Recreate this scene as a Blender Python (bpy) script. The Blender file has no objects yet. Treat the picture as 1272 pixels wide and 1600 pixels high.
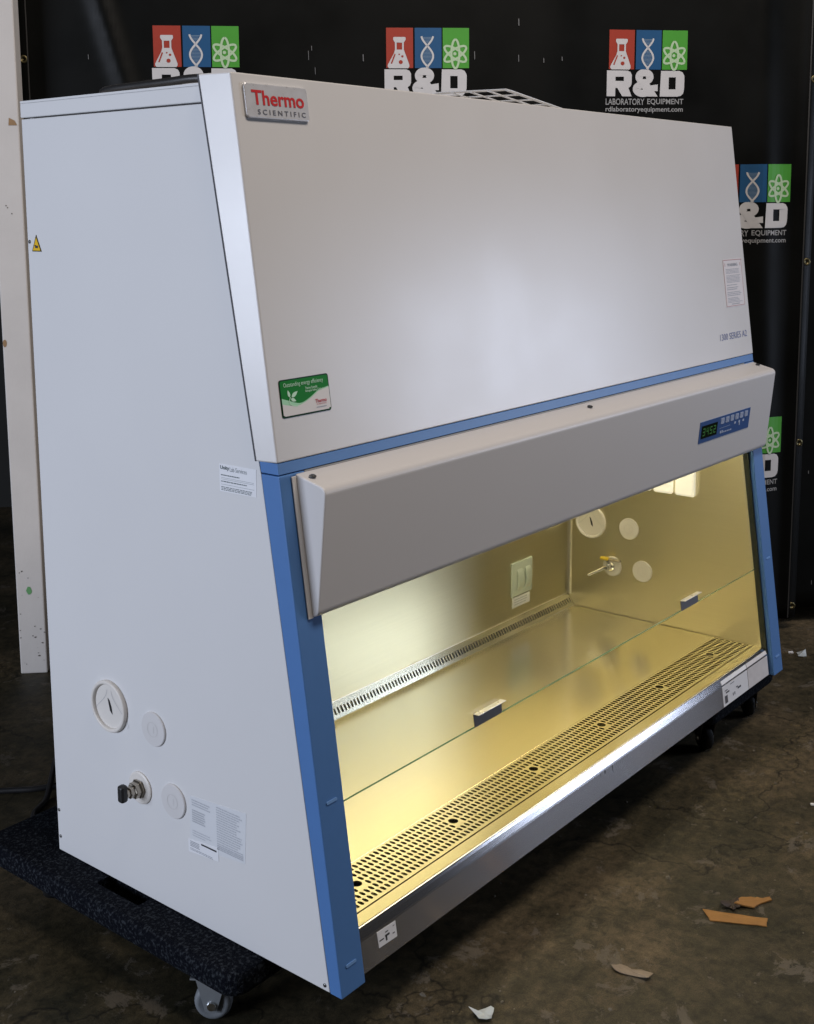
import bpy, math, random
from mathutils import Vector, Matrix
random.seed(7)
scene = bpy.context.scene
COL = scene.collection
pi = math.pi

# ------------------------------------------------------------------ camera
cam_d = bpy.data.cameras.new('camera'); cam = bpy.data.objects.new('camera', cam_d); COL.objects.link(cam)
YAW, PITCH, ROLL = 0.884414, 0.152140, -0.007325
def cam_axes(yaw, pitch, roll):
    f = Vector((math.sin(yaw)*math.cos(pitch), math.cos(yaw)*math.cos(pitch), -math.sin(pitch)))
    r = Vector((math.cos(yaw), -math.sin(yaw), 0)); u = r.cross(f)
    return math.cos(roll)*r + math.sin(roll)*u, -math.sin(roll)*r + math.cos(roll)*u, f
_r, _u, _f = cam_axes(YAW, PITCH, ROLL)
M = Matrix(((_r.x, _u.x, -_f.x, -1.394662), (_r.y, _u.y, -_f.y, -1.263916), (_r.z, _u.z, -_f.z, 1.313372), (0, 0, 0, 1)))
cam.matrix_world = M
cam_d.sensor_fit = 'AUTO'; cam_d.sensor_width = 36.0
cam_d.lens = 1913.77/1600*36.0
cam_d.shift_x = 21.13/1600; cam_d.shift_y = -180.15/1600
cam_d.clip_start = 0.05; cam_d.clip_end = 100
scene.camera = cam

# ------------------------------------------------------------------ world and lamps
w = bpy.data.worlds.new('World'); scene.world = w; w.use_nodes = True
bg = w.node_tree.nodes['Background']; bg.inputs[0].default_value = (1.0, 0.95, 0.90, 1); bg.inputs[1].default_value = 0.02
def area_lamp(name, loc, target, sx, sy, energy, color):
    l = bpy.data.lights.new(name, 'AREA'); l.shape = 'RECTANGLE'; l.size = sx; l.size_y = sy
    l.energy = energy; l.color = color
    o = bpy.data.objects.new(name, l); COL.objects.link(o)
    d = Vector(target) - Vector(loc)
    o.location = loc; o.rotation_euler = d.to_track_quat('-Z', 'Y').to_euler()
    return o
area_lamp('doorway_light', (4.0, -2.25, 1.12), (0.6, 0.15, 1.1), 0.9, 1.2, 37, (0.70, 0.79, 1.0))
area_lamp('loading_door_light', (-5.0, 1.9, 1.45), (0.0, 0.4, 0.9), 2.6, 1.9, 205, (0.77, 0.84, 1.0))
area_lamp('ceiling_light', (0.5, -1.5, 4.3), (0.8, 0.2, 0.8), 2.4, 0.8, 104, (1.0, 0.89, 0.79))

scene.view_settings.view_transform = 'Standard'; scene.view_settings.look = 'None'
scene.view_settings.exposure = 0.2; scene.view_settings.gamma = 1.0
scene.view_settings.use_curve_mapping = False
scene.render.engine = 'CYCLES'
scene.render.resolution_x = 814; scene.render.resolution_y = 1024
scene.cycles.max_bounces = 10; scene.cycles.transparent_max_bounces = 12

# ------------------------------------------------------------------ materials
MATS = {}
def lin(c):
    return tuple(((v/255)/12.92 if v/255 <= 0.04045 else ((v/255+0.055)/1.055)**2.4) for v in c)
def mat(name, color, rough=0.5, metal=0.0, var=0.0, vscale=8.0, bump=0.0, bscale=200.0, emit=None, estr=0.0, spec=0.5, rvar=0.0, coat=0.0):
    if name in MATS: return MATS[name]
    m = bpy.data.materials.new(name); m.use_nodes = True; nt = m.node_tree; N = nt.nodes; L = nt.links
    b = N['Principled BSDF']
    b.inputs['Base Color'].default_value = (*color, 1); b.inputs['Roughness'].default_value = rough
    b.inputs['Metallic'].default_value = metal; b.inputs['Specular IOR Level'].default_value = spec
    if coat: b.inputs['Coat Weight'].default_value = coat
    if emit: b.inputs['Emission Color'].default_value = (*emit, 1); b.inputs['Emission Strength'].default_value = estr
    tc = N.new('ShaderNodeTexCoord')
    if var or rvar:
        nz = N.new('ShaderNodeTexNoise'); nz.inputs['Scale'].default_value = vscale; nz.inputs['Detail'].default_value = 6
        L.new(tc.outputs['Object'], nz.inputs['Vector'])
        if var:
            mx = N.new('ShaderNodeMix'); mx.data_type = 'RGBA'
            mx.inputs[6].default_value = (*[max(0, c*(1-var)) for c in color], 1); mx.inputs[7].default_value = (*[min(1, c*(1+var)) for c in color], 1)
            L.new(nz.outputs['Fac'], mx.inputs[0]); L.new(mx.outputs[2], b.inputs['Base Color'])
        if rvar:
            mr = N.new('ShaderNodeMapRange'); mr.inputs[1].default_value = 0.3; mr.inputs[2].default_value = 0.7
            mr.inputs[3].default_value = max(0.02, rough-rvar); mr.inputs[4].default_value = min(1, rough+rvar)
            L.new(nz.outputs['Fac'], mr.inputs[0]); L.new(mr.outputs[0], b.inputs['Roughness'])
    if bump:
        n2 = N.new('ShaderNodeTexNoise'); n2.inputs['Scale'].default_value = bscale; n2.inputs['Detail'].default_value = 3
        L.new(tc.outputs['Object'], n2.inputs['Vector'])
        bp = N.new('ShaderNodeBump'); bp.inputs['Strength'].default_value = bump; bp.inputs['Distance'].default_value = 0.002
        L.new(n2.outputs['Fac'], bp.inputs['Height']); L.new(bp.outputs[0], b.inputs['Normal'])
    MATS[name] = m
    return m

def steel(name, color, rough, streak=(3, 300, 300), bump=0.05, rvar=0.035, an=0.45, rot=0.25):
    m = bpy.data.materials.new(name); m.use_nodes = True; nt = m.node_tree; N = nt.nodes; L = nt.links
    b = N['Principled BSDF']; b.inputs['Metallic'].default_value = 1.0
    tc = N.new('ShaderNodeTexCoord'); mp = N.new('ShaderNodeMapping'); mp.inputs['Scale'].default_value = streak
    L.new(tc.outputs['Object'], mp.inputs[0])
    nz = N.new('ShaderNodeTexNoise'); nz.inputs['Scale'].default_value = 1.0; nz.inputs['Detail'].default_value = 4
    L.new(mp.outputs[0], nz.inputs['Vector'])
    sm = N.new('ShaderNodeTexNoise'); sm.inputs['Scale'].default_value = 2.6; sm.inputs['Detail'].default_value = 0; sm.inputs['Roughness'].default_value = 0.5
    L.new(tc.outputs['Object'], sm.inputs['Vector'])
    ad = N.new('ShaderNodeMath'); ad.operation = 'ADD'
    ad.inputs[0].default_value = 0.5; L.new(sm.outputs['Fac'], ad.inputs[1])
    mr = N.new('ShaderNodeMapRange'); mr.inputs[1].default_value = 0.6; mr.inputs[2].default_value = 1.4
    mr.inputs[3].default_value = rough-rvar; mr.inputs[4].default_value = rough+rvar
    L.new(ad.outputs[0], mr.inputs[0]); L.new(mr.outputs[0], b.inputs['Roughness'])
    mx = N.new('ShaderNodeMix'); mx.data_type = 'RGBA'
    mx.inputs[6].default_value = (*[c*0.95 for c in color], 1); mx.inputs[7].default_value = (*[min(1, c*1.05) for c in color], 1)
    L.new(nz.outputs['Fac'], mx.inputs[0]); L.new(mx.outputs[2], b.inputs['Base Color'])
    b.inputs['Anisotropic'].default_value = an; b.inputs['Anisotropic Rotation'].default_value = rot
    tg = N.new('ShaderNodeTangent'); tg.direction_type = 'UV_MAP'; L.new(tg.outputs[0], b.inputs['Tangent'])
    bp = N.new('ShaderNodeBump'); bp.inputs['Strength'].default_value = bump; bp.inputs['Distance'].default_value = 0.001
    L.new(nz.outputs['Fac'], bp.inputs['Height']); L.new(bp.outputs[0], b.inputs['Normal'])
    MATS[name] = m
    return m

white = mat('white_powder_coat', (0.66, 0.66, 0.665), 0.42, var=0.015, vscale=3, bump=0.06, bscale=900, rvar=0.03)
cover_white = mat('cover_powder_coat', (0.55, 0.54, 0.535), 0.32, spec=0.72, var=0.02, vscale=4, bump=0.08, bscale=900, rvar=0.03)
hood_white = mat('hood_plastic', (0.56, 0.545, 0.54), 0.42, var=0.015, vscale=4, bump=0.08, bscale=900)
blue = mat('blue_paint', (0.075, 0.185, 0.43), 0.42, spec=0.3, var=0.04, vscale=40, bump=0.08, bscale=700)
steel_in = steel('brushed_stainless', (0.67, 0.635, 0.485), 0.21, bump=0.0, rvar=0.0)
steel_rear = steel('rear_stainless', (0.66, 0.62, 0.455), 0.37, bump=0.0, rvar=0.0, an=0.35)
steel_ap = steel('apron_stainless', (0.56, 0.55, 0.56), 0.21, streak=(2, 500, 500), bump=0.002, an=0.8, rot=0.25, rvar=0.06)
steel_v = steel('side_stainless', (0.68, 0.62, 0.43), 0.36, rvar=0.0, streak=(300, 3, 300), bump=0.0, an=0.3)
chrome = mat('bright_metal', (0.75, 0.74, 0.72), 0.22, 1.0, rvar=0.05, vscale=60)
lit_lip_steel = mat('lit_lip_steel', (0.68, 0.66, 0.64), 0.32, 0.75, rvar=0.06, vscale=80)  # bright copy for the handle lip, lamp light put into its colour
brass = mat('nickel_brass', (0.42, 0.38, 0.32), 0.35, 1.0, var=0.1, vscale=100)
black_plastic = mat('black_plastic', (0.012, 0.012, 0.013), 0.45, bump=0.1, bscale=300)
rubber = mat('grey_rubber', (0.16, 0.175, 0.19), 0.55, var=0.1, vscale=60, bump=0.1)
dark_rubber = mat('dark_rubber', (0.010, 0.010, 0.010), 0.7, var=0.2, vscale=60, spec=0.2)
gasket = mat('dark_gasket', (0.015, 0.02, 0.014), 0.35, var=0.1)
ivory = mat('ivory_plastic', (0.68, 0.65, 0.61), 0.45, var=0.02, vscale=30)
outlet_m = mat('outlet_cover_plastic', (0.50, 0.56, 0.48), 0.3, var=0.03, vscale=30)
paper_m = mat('label_paper', (0.74, 0.75, 0.78), 0.5, var=0.03, vscale=60)
clear_label = mat('clear_label', (0.67, 0.69, 0.72), 0.25, var=0.01)
ink = mat('black_ink', (0.03, 0.03, 0.035), 0.5, var=0.1)
ink_grey = mat('grey_ink', (0.30, 0.32, 0.36), 0.5, var=0.1)
ink_faint = mat('faint_ink', (0.42, 0.44, 0.48), 0.5, var=0.1)
ink_blue = mat('blue_ink', (0.10, 0.13, 0.30), 0.5, var=0.1)
ink_red = mat('red_ink', (0.45, 0.015, 0.015), 0.4, var=0.05)
badge_m = mat('badge_silver', (0.62, 0.62, 0.64), 0.30, 0.4, rvar=0.05, vscale=60)
green_m = mat('sticker_green', (0.0, 0.17, 0.012), 0.45, spec=0.12, var=0.05)
green_dk = mat('sticker_dark_green', (0.0, 0.03, 0.008), 0.45, spec=0.12)
green_lt = mat('sticker_pale_green', (0.30, 0.60, 0.36), 0.4)
yellow_m = mat('warning_yellow', (0.75, 0.46, 0.01), 0.4)
panel_blue = mat('panel_blue', (0.035, 0.09, 0.26), 0.3, var=0.08, vscale=60)
panel_dk = mat('display_window', (0.006, 0.012, 0.006), 0.15)
led = mat('display_green', (0.03, 0.16, 0.015), 0.4, emit=(0.12, 0.9, 0.03), estr=0.012)
panel_ink = mat('panel_print', (0.42, 0.48, 0.62), 0.4)
tube_m = mat('fluorescent_tube', (0.9, 0.85, 0.7), 0.3, emit=(1.0, 0.91, 0.68), estr=12.0)
socket_m = mat('socket_white_glow', (0.85, 0.83, 0.76), 0.4, emit=(1.0, 0.93, 0.72), estr=0.45)  # small glow added so the white sockets look brightly lit
# sash glass: clear sheet with mirror-like surface reflection
def glass():
    m = bpy.data.materials.new('sash_glass'); m.use_nodes = True; nt = m.node_tree; N = nt.nodes; L = nt.links
    for n in list(N):
        if n.type == 'BSDF_PRINCIPLED': N.remove(n)
    out = [n for n in N if n.type == 'OUTPUT_MATERIAL'][0]
    tr = N.new('ShaderNodeBsdfTransparent'); tr.inputs[0].default_value = (0.985, 0.99, 0.985, 1)
    gl = N.new('ShaderNodeBsdfGlossy'); gl.inputs['Roughness'].default_value = 0.02
    fr = N.new('ShaderNodeFresnel'); fr.inputs[0].default_value = 1.5
    ge = N.new('ShaderNodeNewGeometry'); iv = N.new('ShaderNodeMath'); iv.operation = 'SUBTRACT'; iv.inputs[0].default_value = 1.0
    L.new(ge.outputs['Backfacing'], iv.inputs[1]); fm = N.new('ShaderNodeMath'); fm.operation = 'MULTIPLY'
    L.new(fr.outputs[0], fm.inputs[0]); L.new(iv.outputs[0], fm.inputs[1])
    mx = N.new('ShaderNodeMixShader'); L.new(fm.outputs[0], mx.inputs[0]); L.new(tr.outputs[0], mx.inputs[1]); L.new(gl.outputs[0], mx.inputs[2])
    tc = N.new('ShaderNodeTexCoord'); nz = N.new('ShaderNodeTexNoise'); nz.inputs['Scale'].default_value = 3.0; nz.inputs['Detail'].default_value = 6
    L.new(tc.outputs['Object'], nz.inputs['Vector']); mr = N.new('ShaderNodeMapRange'); mr.inputs[1].default_value = 0.35; mr.inputs[2].default_value = 0.75
    mr.inputs[3].default_value = 0.003; mr.inputs[4].default_value = 0.014; L.new(nz.outputs['Fac'], mr.inputs[0])
    df = N.new('ShaderNodeBsdfDiffuse'); df.inputs[0].default_value = (0.75, 0.75, 0.75, 1); m2 = N.new('ShaderNodeMixShader')   # faint grey veil painting hazy reflections onto the glass
    L.new(mr.outputs[0], m2.inputs[0]); L.new(mx.outputs[0], m2.inputs[1]); L.new(df.outputs[0], m2.inputs[2])
    L.new(m2.outputs[0], out.inputs[0]); return m
glass_m = glass()
edge_m = mat('glass_edge_green', (0.06, 0.14, 0.07), 0.15, var=0.05)

def carpet():
    m = bpy.data.materials.new('speckled_carpet'); m.use_nodes = True; nt = m.node_tree; N = nt.nodes; L = nt.links
    b = N['Principled BSDF']; b.inputs['Roughness'].default_value = 0.95; b.inputs['Specular IOR Level'].default_value = 0.1
    tc = N.new('ShaderNodeTexCoord')
    v = N.new('ShaderNodeTexNoise'); v.inputs['Scale'].default_value = 170; v.inputs['Detail'].default_value = 2
    L.new(tc.outputs['Object'], v.inputs['Vector'])
    cr = N.new('ShaderNodeValToRGB'); e = cr.color_ramp.elements
    e[0].position = 0.36; e[0].color = (0.0012, 0.002, 0.005, 1); e[1].position = 0.70; e[1].color = (0.028, 0.033, 0.040, 1)
    x = cr.color_ramp.elements.new(0.52); x.color = (0.0032, 0.0045, 0.0075, 1)
    L.new(v.outputs['Fac'], cr.inputs[0]); L.new(cr.outputs[0], b.inputs['Base Color'])
    n2 = N.new('ShaderNodeTexNoise'); n2.inputs['Scale'].default_value = 320; L.new(tc.outputs['Object'], n2.inputs['Vector'])
    bp = N.new('ShaderNodeBump'); bp.inputs['Strength'].default_value = 0.8; bp.inputs['Distance'].default_value = 0.004
    L.new(n2.outputs['Fac'], bp.inputs['Height']); L.new(bp.outputs[0], b.inputs['Normal'])
    return m
carpet_m = carpet()

def floor_mat():
    m = bpy.data.materials.new('worn_concrete'); m.use_nodes = True; nt = m.node_tree; N = nt.nodes; L = nt.links
    b = N['Principled BSDF']; tc = N.new('ShaderNodeTexCoord')
    def noise(s, d=8, r=0.6, dist=0.0):
        n = N.new('ShaderNodeTexNoise'); n.inputs['Scale'].default_value = s; n.inputs['Detail'].default_value = d
        n.inputs['Roughness'].default_value = r; n.inputs['Distortion'].default_value = dist
        L.new(tc.outputs['Object'], n.inputs['Vector']); return n
    a = noise(1.9, 6, 0.62, 0.2)
    cr = N.new('ShaderNodeValToRGB'); e = cr.color_ramp.elements
    e[0].position = 0.32; e[0].color = (0.015, 0.0155, 0.009, 1); e[1].position = 0.70; e[1].color = (0.112, 0.086, 0.052, 1)
    x = e.new(0.50); x.color = (0.048, 0.040, 0.023, 1)
    L.new(a.outputs['Fac'], cr.inputs[0])
    def mulby(src, fac_node, lo, hi, p0, p1):
        r = N.new('ShaderNodeValToRGB'); e = r.color_ramp.elements
        e[0].position = p0; e[0].color = (*lo, 1); e[1].position = p1; e[1].color = (*hi, 1)
        L.new(fac_node, r.inputs[0]); mu = N.new('ShaderNodeMix'); mu.data_type = 'RGBA'; mu.blend_type = 'MULTIPLY'; mu.inputs[0].default_value = 1.0
        L.new(src, mu.inputs[6]); L.new(r.outputs[0], mu.inputs[7]); return mu.outputs[2]
    c2 = noise(34, 8, 0.75, 0.3); g2 = noise(420, 4, 0.8)
    col = mulby(cr.outputs[0], c2.outputs['Fac'], (0.42, 0.43, 0.40), (1.5, 1.42, 1.35), 0.36, 0.68)
    col = mulby(col, g2.outputs['Fac'], (0.55, 0.55, 0.55), (1.45, 1.45, 1.45), 0.35, 0.65)
    # hairline cracks
    wn = noise(2.5, 5, 0.6); va = N.new('ShaderNodeVectorMath'); va.operation = 'MULTIPLY_ADD'; va.inputs[1].default_value = (0.5, 0.5, 0.5)
    L.new(wn.outputs['Color'], va.inputs[0]); L.new(tc.outputs['Object'], va.inputs[2])
    vo = N.new('ShaderNodeTexVoronoi'); vo.feature = 'DISTANCE_TO_EDGE'; vo.inputs['Scale'].default_value = 1.15; L.new(va.outputs[0], vo.inputs['Vector'])
    col = mulby(col, vo.outputs['Distance'], (0.25, 0.25, 0.25), (1, 1, 1), 0.0, 0.006)
    # worn pale patches where old coating has flaked
    f = noise(7.5, 10, 0.74, 0.4); r3 = N.new('ShaderNodeValToRGB'); e = r3.color_ramp.elements
    e[0].position = 0.575; e[0].color = (0, 0, 0, 1); e[1].position = 0.61; e[1].color = (1, 1, 1, 1)
    L.new(f.outputs['Fac'], r3.inputs[0])
    m3 = N.new('ShaderNodeMix'); m3.data_type = 'RGBA'; m3.inputs[7].default_value = (0.13, 0.11, 0.085, 1)
    sc = N.new('ShaderNodeMath'); sc.operation = 'MULTIPLY'; sc.inputs[1].default_value = 0.55
    L.new(r3.outputs[0], sc.inputs[0]); L.new(sc.outputs[0], m3.inputs[0]); L.new(col, m3.inputs[6])
    L.new(m3.outputs[2], b.inputs['Base Color'])
    mr = N.new('ShaderNodeMapRange'); mr.inputs[3].default_value = 0.38; mr.inputs[4].default_value = 0.75
    L.new(a.outputs['Fac'], mr.inputs[0]); L.new(mr.outputs[0], b.inputs['Roughness'])
    b.inputs['Specular IOR Level'].default_value = 0.3
    hs = N.new('ShaderNodeMath'); hs.operation = 'MULTIPLY_ADD'; hs.inputs[1].default_value = 0.35
    L.new(r3.outputs[0], hs.inputs[0]); L.new(c2.outputs['Fac'], hs.inputs[2])
    bp = N.new('ShaderNodeBump'); bp.inputs['Strength'].default_value = 0.6; bp.inputs['Distance'].default_value = 0.003
    L.new(hs.outputs[0], bp.inputs['Height']); L.new(bp.outputs[0], b.inputs['Normal'])
    return m
floor_m = floor_mat()
vinyl = mat('black_vinyl', (0.0022, 0.0025, 0.0022), 0.5, var=0.25, vscale=5, bump=0.15, bscale=6, rvar=0.08, spec=0.13)
dark_wall = mat('dark_wall_paint', (0.012, 0.012, 0.010), 0.8, var=0.4, vscale=2)
post_m = mat('old_white_paint', (0.58, 0.55, 0.52), 0.6, var=0.10, vscale=7, bump=0.2, bscale=60)
print_white = mat('print_white', (0.55, 0.54, 0.54), 0.5, var=0.06, vscale=30)
print_grey = mat('print_grey', (0.30, 0.30, 0.30), 0.5, var=0.06, vscale=30)
print_red = mat('print_red', (0.33, 0.035, 0.018), 0.45, var=0.08, vscale=20)
print_blue = mat('print_blue', (0.008, 0.075, 0.19), 0.45, var=0.08, vscale=20)
print_green = mat('print_green', (0.06, 0.30, 0.03), 0.45, var=0.08, vscale=20)
tape_m = mat('orange_tape', (0.26, 0.125, 0.03), 0.7, var=0.2, vscale=60, bump=0.3, bscale=200)
leaf_m = mat('dry_leaf', (0.22, 0.17, 0.12), 0.7, var=0.3, vscale=60)
leaf_dk = mat('dark_dry_leaf', (0.035, 0.022, 0.014), 0.7, var=0.3, vscale=60)
scrap_m = mat('scrap_paper', (0.40, 0.44, 0.46), 0.6, var=0.2, vscale=40)

# ------------------------------------------------------------------ mesh helpers
def link(o, parent=None):
    COL.objects.link(o)
    if parent is not None:
        o.parent = parent
        o.matrix_parent_inverse = Matrix.Translation(-Vector(parent.get('_base', (0, 0, 0)))) if '_base' in parent else Matrix()
    return o
def mesh(name, V, Fc, m, parent=None, smooth=False, bevel=0.0, segs=2):
    me = bpy.data.meshes.new(name); me.from_pydata([tuple(v) for v in V], [], Fc); me.update()
    me.materials.append(m)
    if 'stainless' in m.name:
        uv = me.uv_layers.new(name='brush')
        for lp in me.loops:
            c = me.vertices[lp.vertex_index].co
            uv.data[lp.index].uv = (c.y, c.z+c.x) if m.name.startswith('side') else (c.x, c.y+c.z)
    o = bpy.data.objects.new(name, me); link(o, parent)
    if smooth:
        for p in me.polygons: p.use_smooth = True
    if bevel:
        b = o.modifiers.new('bevel', 'BEVEL'); b.width = bevel; b.segments = segs; b.limit_method = 'ANGLE'; b.angle_limit = math.radians(35)
        b.harden_normals = False
    return o
def thing(name, label, cat, loc=(0, 0, 0), group=None):
    o = bpy.data.objects.new(name, None); COL.objects.link(o); o.location = loc
    o['label'] = label; o['category'] = cat
    if group: o['group'] = group
    o['_base'] = tuple(loc)
    o.empty_display_size = 0.1
    return o
def tag(o, label, cat, group=None):
    o['label'] = label; o['category'] = cat
    if group: o['group'] = group
    return o
class MB:
    def __init__(s): s.V = []; s.F = []
    def add(s, V, Fc):
        n = len(s.V); s.V += [tuple(v) for v in V]; s.F += [tuple(i+n for i in f) for f in Fc]; return s
    def box(s, a, b):
        (x0, y0, z0), (x1, y1, z1) = a, b
        V = [(x0,y0,z0),(x1,y0,z0),(x1,y1,z0),(x0,y1,z0),(x0,y0,z1),(x1,y0,z1),(x1,y1,z1),(x0,y1,z1)]
        return s.add(V, [(0,3,2,1),(4,5,6,7),(0,1,5,4),(1,2,6,5),(2,3,7,6),(3,0,4,7)])
    def prism(s, prof, x0, x1):            # profile in (y, z), extruded along x
        n = len(prof); ar = sum(prof[i][0]*prof[(i+1) % n][1]-prof[(i+1) % n][0]*prof[i][1] for i in range(n))
        if ar < 0: prof = prof[::-1]
        V = [(x0, y, z) for y, z in prof]+[(x1, y, z) for y, z in prof]
        Fc = [tuple(range(n))[::-1], tuple(range(n, 2*n))]+[(i, (i+1) % n, n+(i+1) % n, n+i) for i in range(n)]
        return s.add(V, Fc)
    def tube(s, pts, r, n=8, caps=True):
        pts = [Vector(p) for p in pts]; rings = []
        rr = r if isinstance(r, (list, tuple)) else [r]*len(pts)
        up = Vector((0, 0, 1)); prev = None
        for i, p in enumerate(pts):
            d = (pts[min(i+1, len(pts)-1)]-pts[max(i-1, 0)]).normalized()
            if prev is None:
                a = d.cross(up)
                if a.length < 1e-3: a = d.cross(Vector((1, 0, 0)))
            else: a = prev-d*prev.dot(d)
            a.normalize(); prev = a; b = d.cross(a)
            rings.append([p+rr[i]*(math.cos(2*pi*k/n)*a+math.sin(2*pi*k/n)*b) for k in range(n)])
        V = [v for R in rings for v in R]; Fc = []
        for i in range(len(pts)-1):
            for k in range(n):
                Fc.append((i*n+k, i*n+(k+1) % n, (i+1)*n+(k+1) % n, (i+1)*n+k))
        if caps: Fc += [tuple(range(n))[::-1], tuple(range((len(pts)-1)*n, len(pts)*n))]
        return s.add(V, Fc)
    def lathe(s, base, axis, prof, n=32):   # prof: (radius, height along axis)
        base = Vector(base); ax = Vector(axis).normalized()
        a = ax.cross(Vector((0, 0, 1)))
        if a.length < 1e-3: a = ax.cross(Vector((1, 0, 0)))
        a.normalize(); b = ax.cross(a)
        V = [base+ax*h+r*(math.cos(2*pi*k/n)*a+math.sin(2*pi*k/n)*b) for r, h in prof for k in range(n)]; Fc = []
        for i in range(len(prof)-1):
            for k in range(n):
                Fc.append((i*n+k, i*n+(k+1) % n, (i+1)*n+(k+1) % n, (i+1)*n+k))
        Fc += [tuple(range(n))[::-1], tuple(range((len(prof)-1)*n, len(prof)*n))]
        return s.add(V, Fc)
    def build(s, name, m, parent=None, **k): return mesh(name, s.V, s.F, m, parent, **k)
def catmull(P, k=8):
    P = [Vector(p) for p in P]; Q = [2*P[0]-P[1]]+P+[2*P[-1]-P[-2]]; out = []
    for i in range(1, len(Q)-2):
        for j in range(k):
            t = j/k; a, b, c, d = Q[i-1], Q[i], Q[i+1], Q[i+2]
            out.append(0.5*((2*b)+(c-a)*t+(2*a-5*b+4*c-d)*t*t+(3*b-a-3*c+d)*t**3))
    return out+[P[-1]]

# flat print on a surface: local (a right, b up, h out)
class Sheet:
    def __init__(s, O, right, up, warp=None):
        s.O = Vector(O); s.r = Vector(right).normalized(); s.u = Vector(up).normalized(); s.n = s.r.cross(s.u); s.warp = warp
    def at(s, a, b, h=0.0):
        if s.warp: h += s.warp(a, b)
        return s.O+s.r*a+s.u*b+s.n*h
    def poly(s, mb, pts, h):
        n = len(pts); mb.add([s.at(a, b, h) for a, b in pts], [tuple(range(n))])
    def slab(s, name, pts, h, m, parent):    # polygon with thickness h
        n = len(pts); ar = sum(pts[i][0]*pts[(i+1) % n][1]-pts[(i+1) % n][0]*pts[i][1] for i in range(n))
        if ar < 0: pts = pts[::-1]
        V = [s.at(a, b, 0.0) for a, b in pts]+[s.at(a, b, h) for a, b in pts]
        Fc = [tuple(range(n, 2*n))]+[(i, (i+1) % n, n+(i+1) % n, n+i) for i in range(n)]
        return mesh(name, V, Fc, m, parent)
    def rect(s, mb, a0, b0, a1, b1, h): s.poly(mb, [(a0, b0), (a1, b0), (a1, b1), (a0, b1)], h)
    def text(s, mb, body, a, b, width, height, h, bold=0.0, shear=0.0):
        V, Fc = text_mesh(body, bold)
        x0 = min(v[0] for v in V); x1 = max(v[0] for v in V); y0 = min(v[1] for v in V); y1 = max(v[1] for v in V)
        sx = width/(x1-x0); sy = height/(y1-y0)
        mb.add([s.at(a+(v[0]-x0)*sx+shear*(v[1]-y0)*sy, b+(v[1]-y0)*sy, h) for v in V], Fc)
    def stroke(s, mb, pts, wd, h):
        n = len(pts); L = []; Rr = []
        for i, p in enumerate(pts):
            q0 = pts[max(i-1, 0)]; q1 = pts[min(i+1, n-1)]; dx, dy = q1[0]-q0[0], q1[1]-q0[1]; l = math.hypot(dx, dy) or 1
            L.append((p[0]-dy/l*wd/2, p[1]+dx/l*wd/2)); Rr.append((p[0]+dy/l*wd/2, p[1]-dx/l*wd/2))
        V = [s.at(a, b, h) for a, b in L]+[s.at(a, b, h) for a, b in Rr]
        mb.add(V, [(i, n+i, n+i+1, i+1) for i in range(n-1)])
TC = {}
def text_mesh(body, bold):
    k = (body, bold)
    if k in TC: return TC[k]
    c = bpy.data.curves.new('t', 'FONT'); c.body = body; c.size = 1.0; c.offset = bold; c.resolution_u = 3
    o = bpy.data.objects.new('t', c); COL.objects.link(o)
    dg = bpy.context.evaluated_depsgraph_get()
    me = bpy.data.meshes.new_from_object(o.evaluated_get(dg))
    TC[k] = ([tuple(v.co) for v in me.vertices], [tuple(p.vertices) for p in me.polygons])
    bpy.data.objects.remove(o); bpy.data.meshes.remove(me); bpy.data.curves.remove(c)
    return TC[k]
def rrect(a0, b0, a1, b1, r, n=5):
    P = []
    for cx, cy, s in ((a1-r, b0+r, -pi/2), (a1-r, b1-r, 0), (a0+r, b1-r, pi/2), (a0+r, b0+r, pi)):
        P += [(cx+r*math.cos(s+pi/2*k/n), cy+r*math.sin(s+pi/2*k/n)) for k in range(n+1)]
    return P
def lines(sh, mb, a0, b0, a1, b1, rows, h, fill=0.55, ragged=0.25):     # rows of unreadable small print
    st = (b1-b0)/rows
    for i in range(rows):
        b = b1-(i+1)*st+st*(1-fill)/2; a = a0; e = a1-(random.random()*ragged*(a1-a0))
        while a < e:
            wl = random.uniform(0.03, 0.12)*(a1-a0); sh.rect(mb, a, b, min(a+wl, e), b+st*fill, h); a += wl+0.018*(a1-a0)

# ------------------------------------------------------------------ setting
FZ = -0.145
t = 0.1375759; TH = math.atan(t)                         # front slope of the cabinet
fl = mesh('floor', [(-14, -14, FZ), (14, -14, FZ), (14, 14, FZ), (-14, 14, FZ)], [(0, 1, 2, 3)], floor_m); fl['kind'] = 'structure'
s45 = math.sqrt(0.5); BU = Vector((s45, -s45, 0)); BM = Vector((s45, s45, 0))
BC = 2.9*s45                                              # banner plane: BM . X = BC ; u = BU . X
def bpt(u, z, d=0.0): return BU*u+BM*(BC+d)+Vector((0, 0, z))
mbw = MB(); 
V = []
for (u, z, d) in ((-8, FZ, 2.2), (8, FZ, 2.2), (8, 4, 2.2), (-8, 4, 2.2)): V.append(bpt(u, z, d))
for (u, z, d) in ((-8, FZ, 2.4), (8, FZ, 2.4), (8, 4, 2.4), (-8, 4, 2.4)): V.append(bpt(u, z, d))
wl = mesh('back_wall', V, [(0, 1, 2, 3), (7, 6, 5, 4), (0, 4, 5, 1), (1, 5, 6, 2), (2, 6, 7, 3), (3, 7, 4, 0)], dark_wall); wl['kind'] = 'structure'

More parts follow.
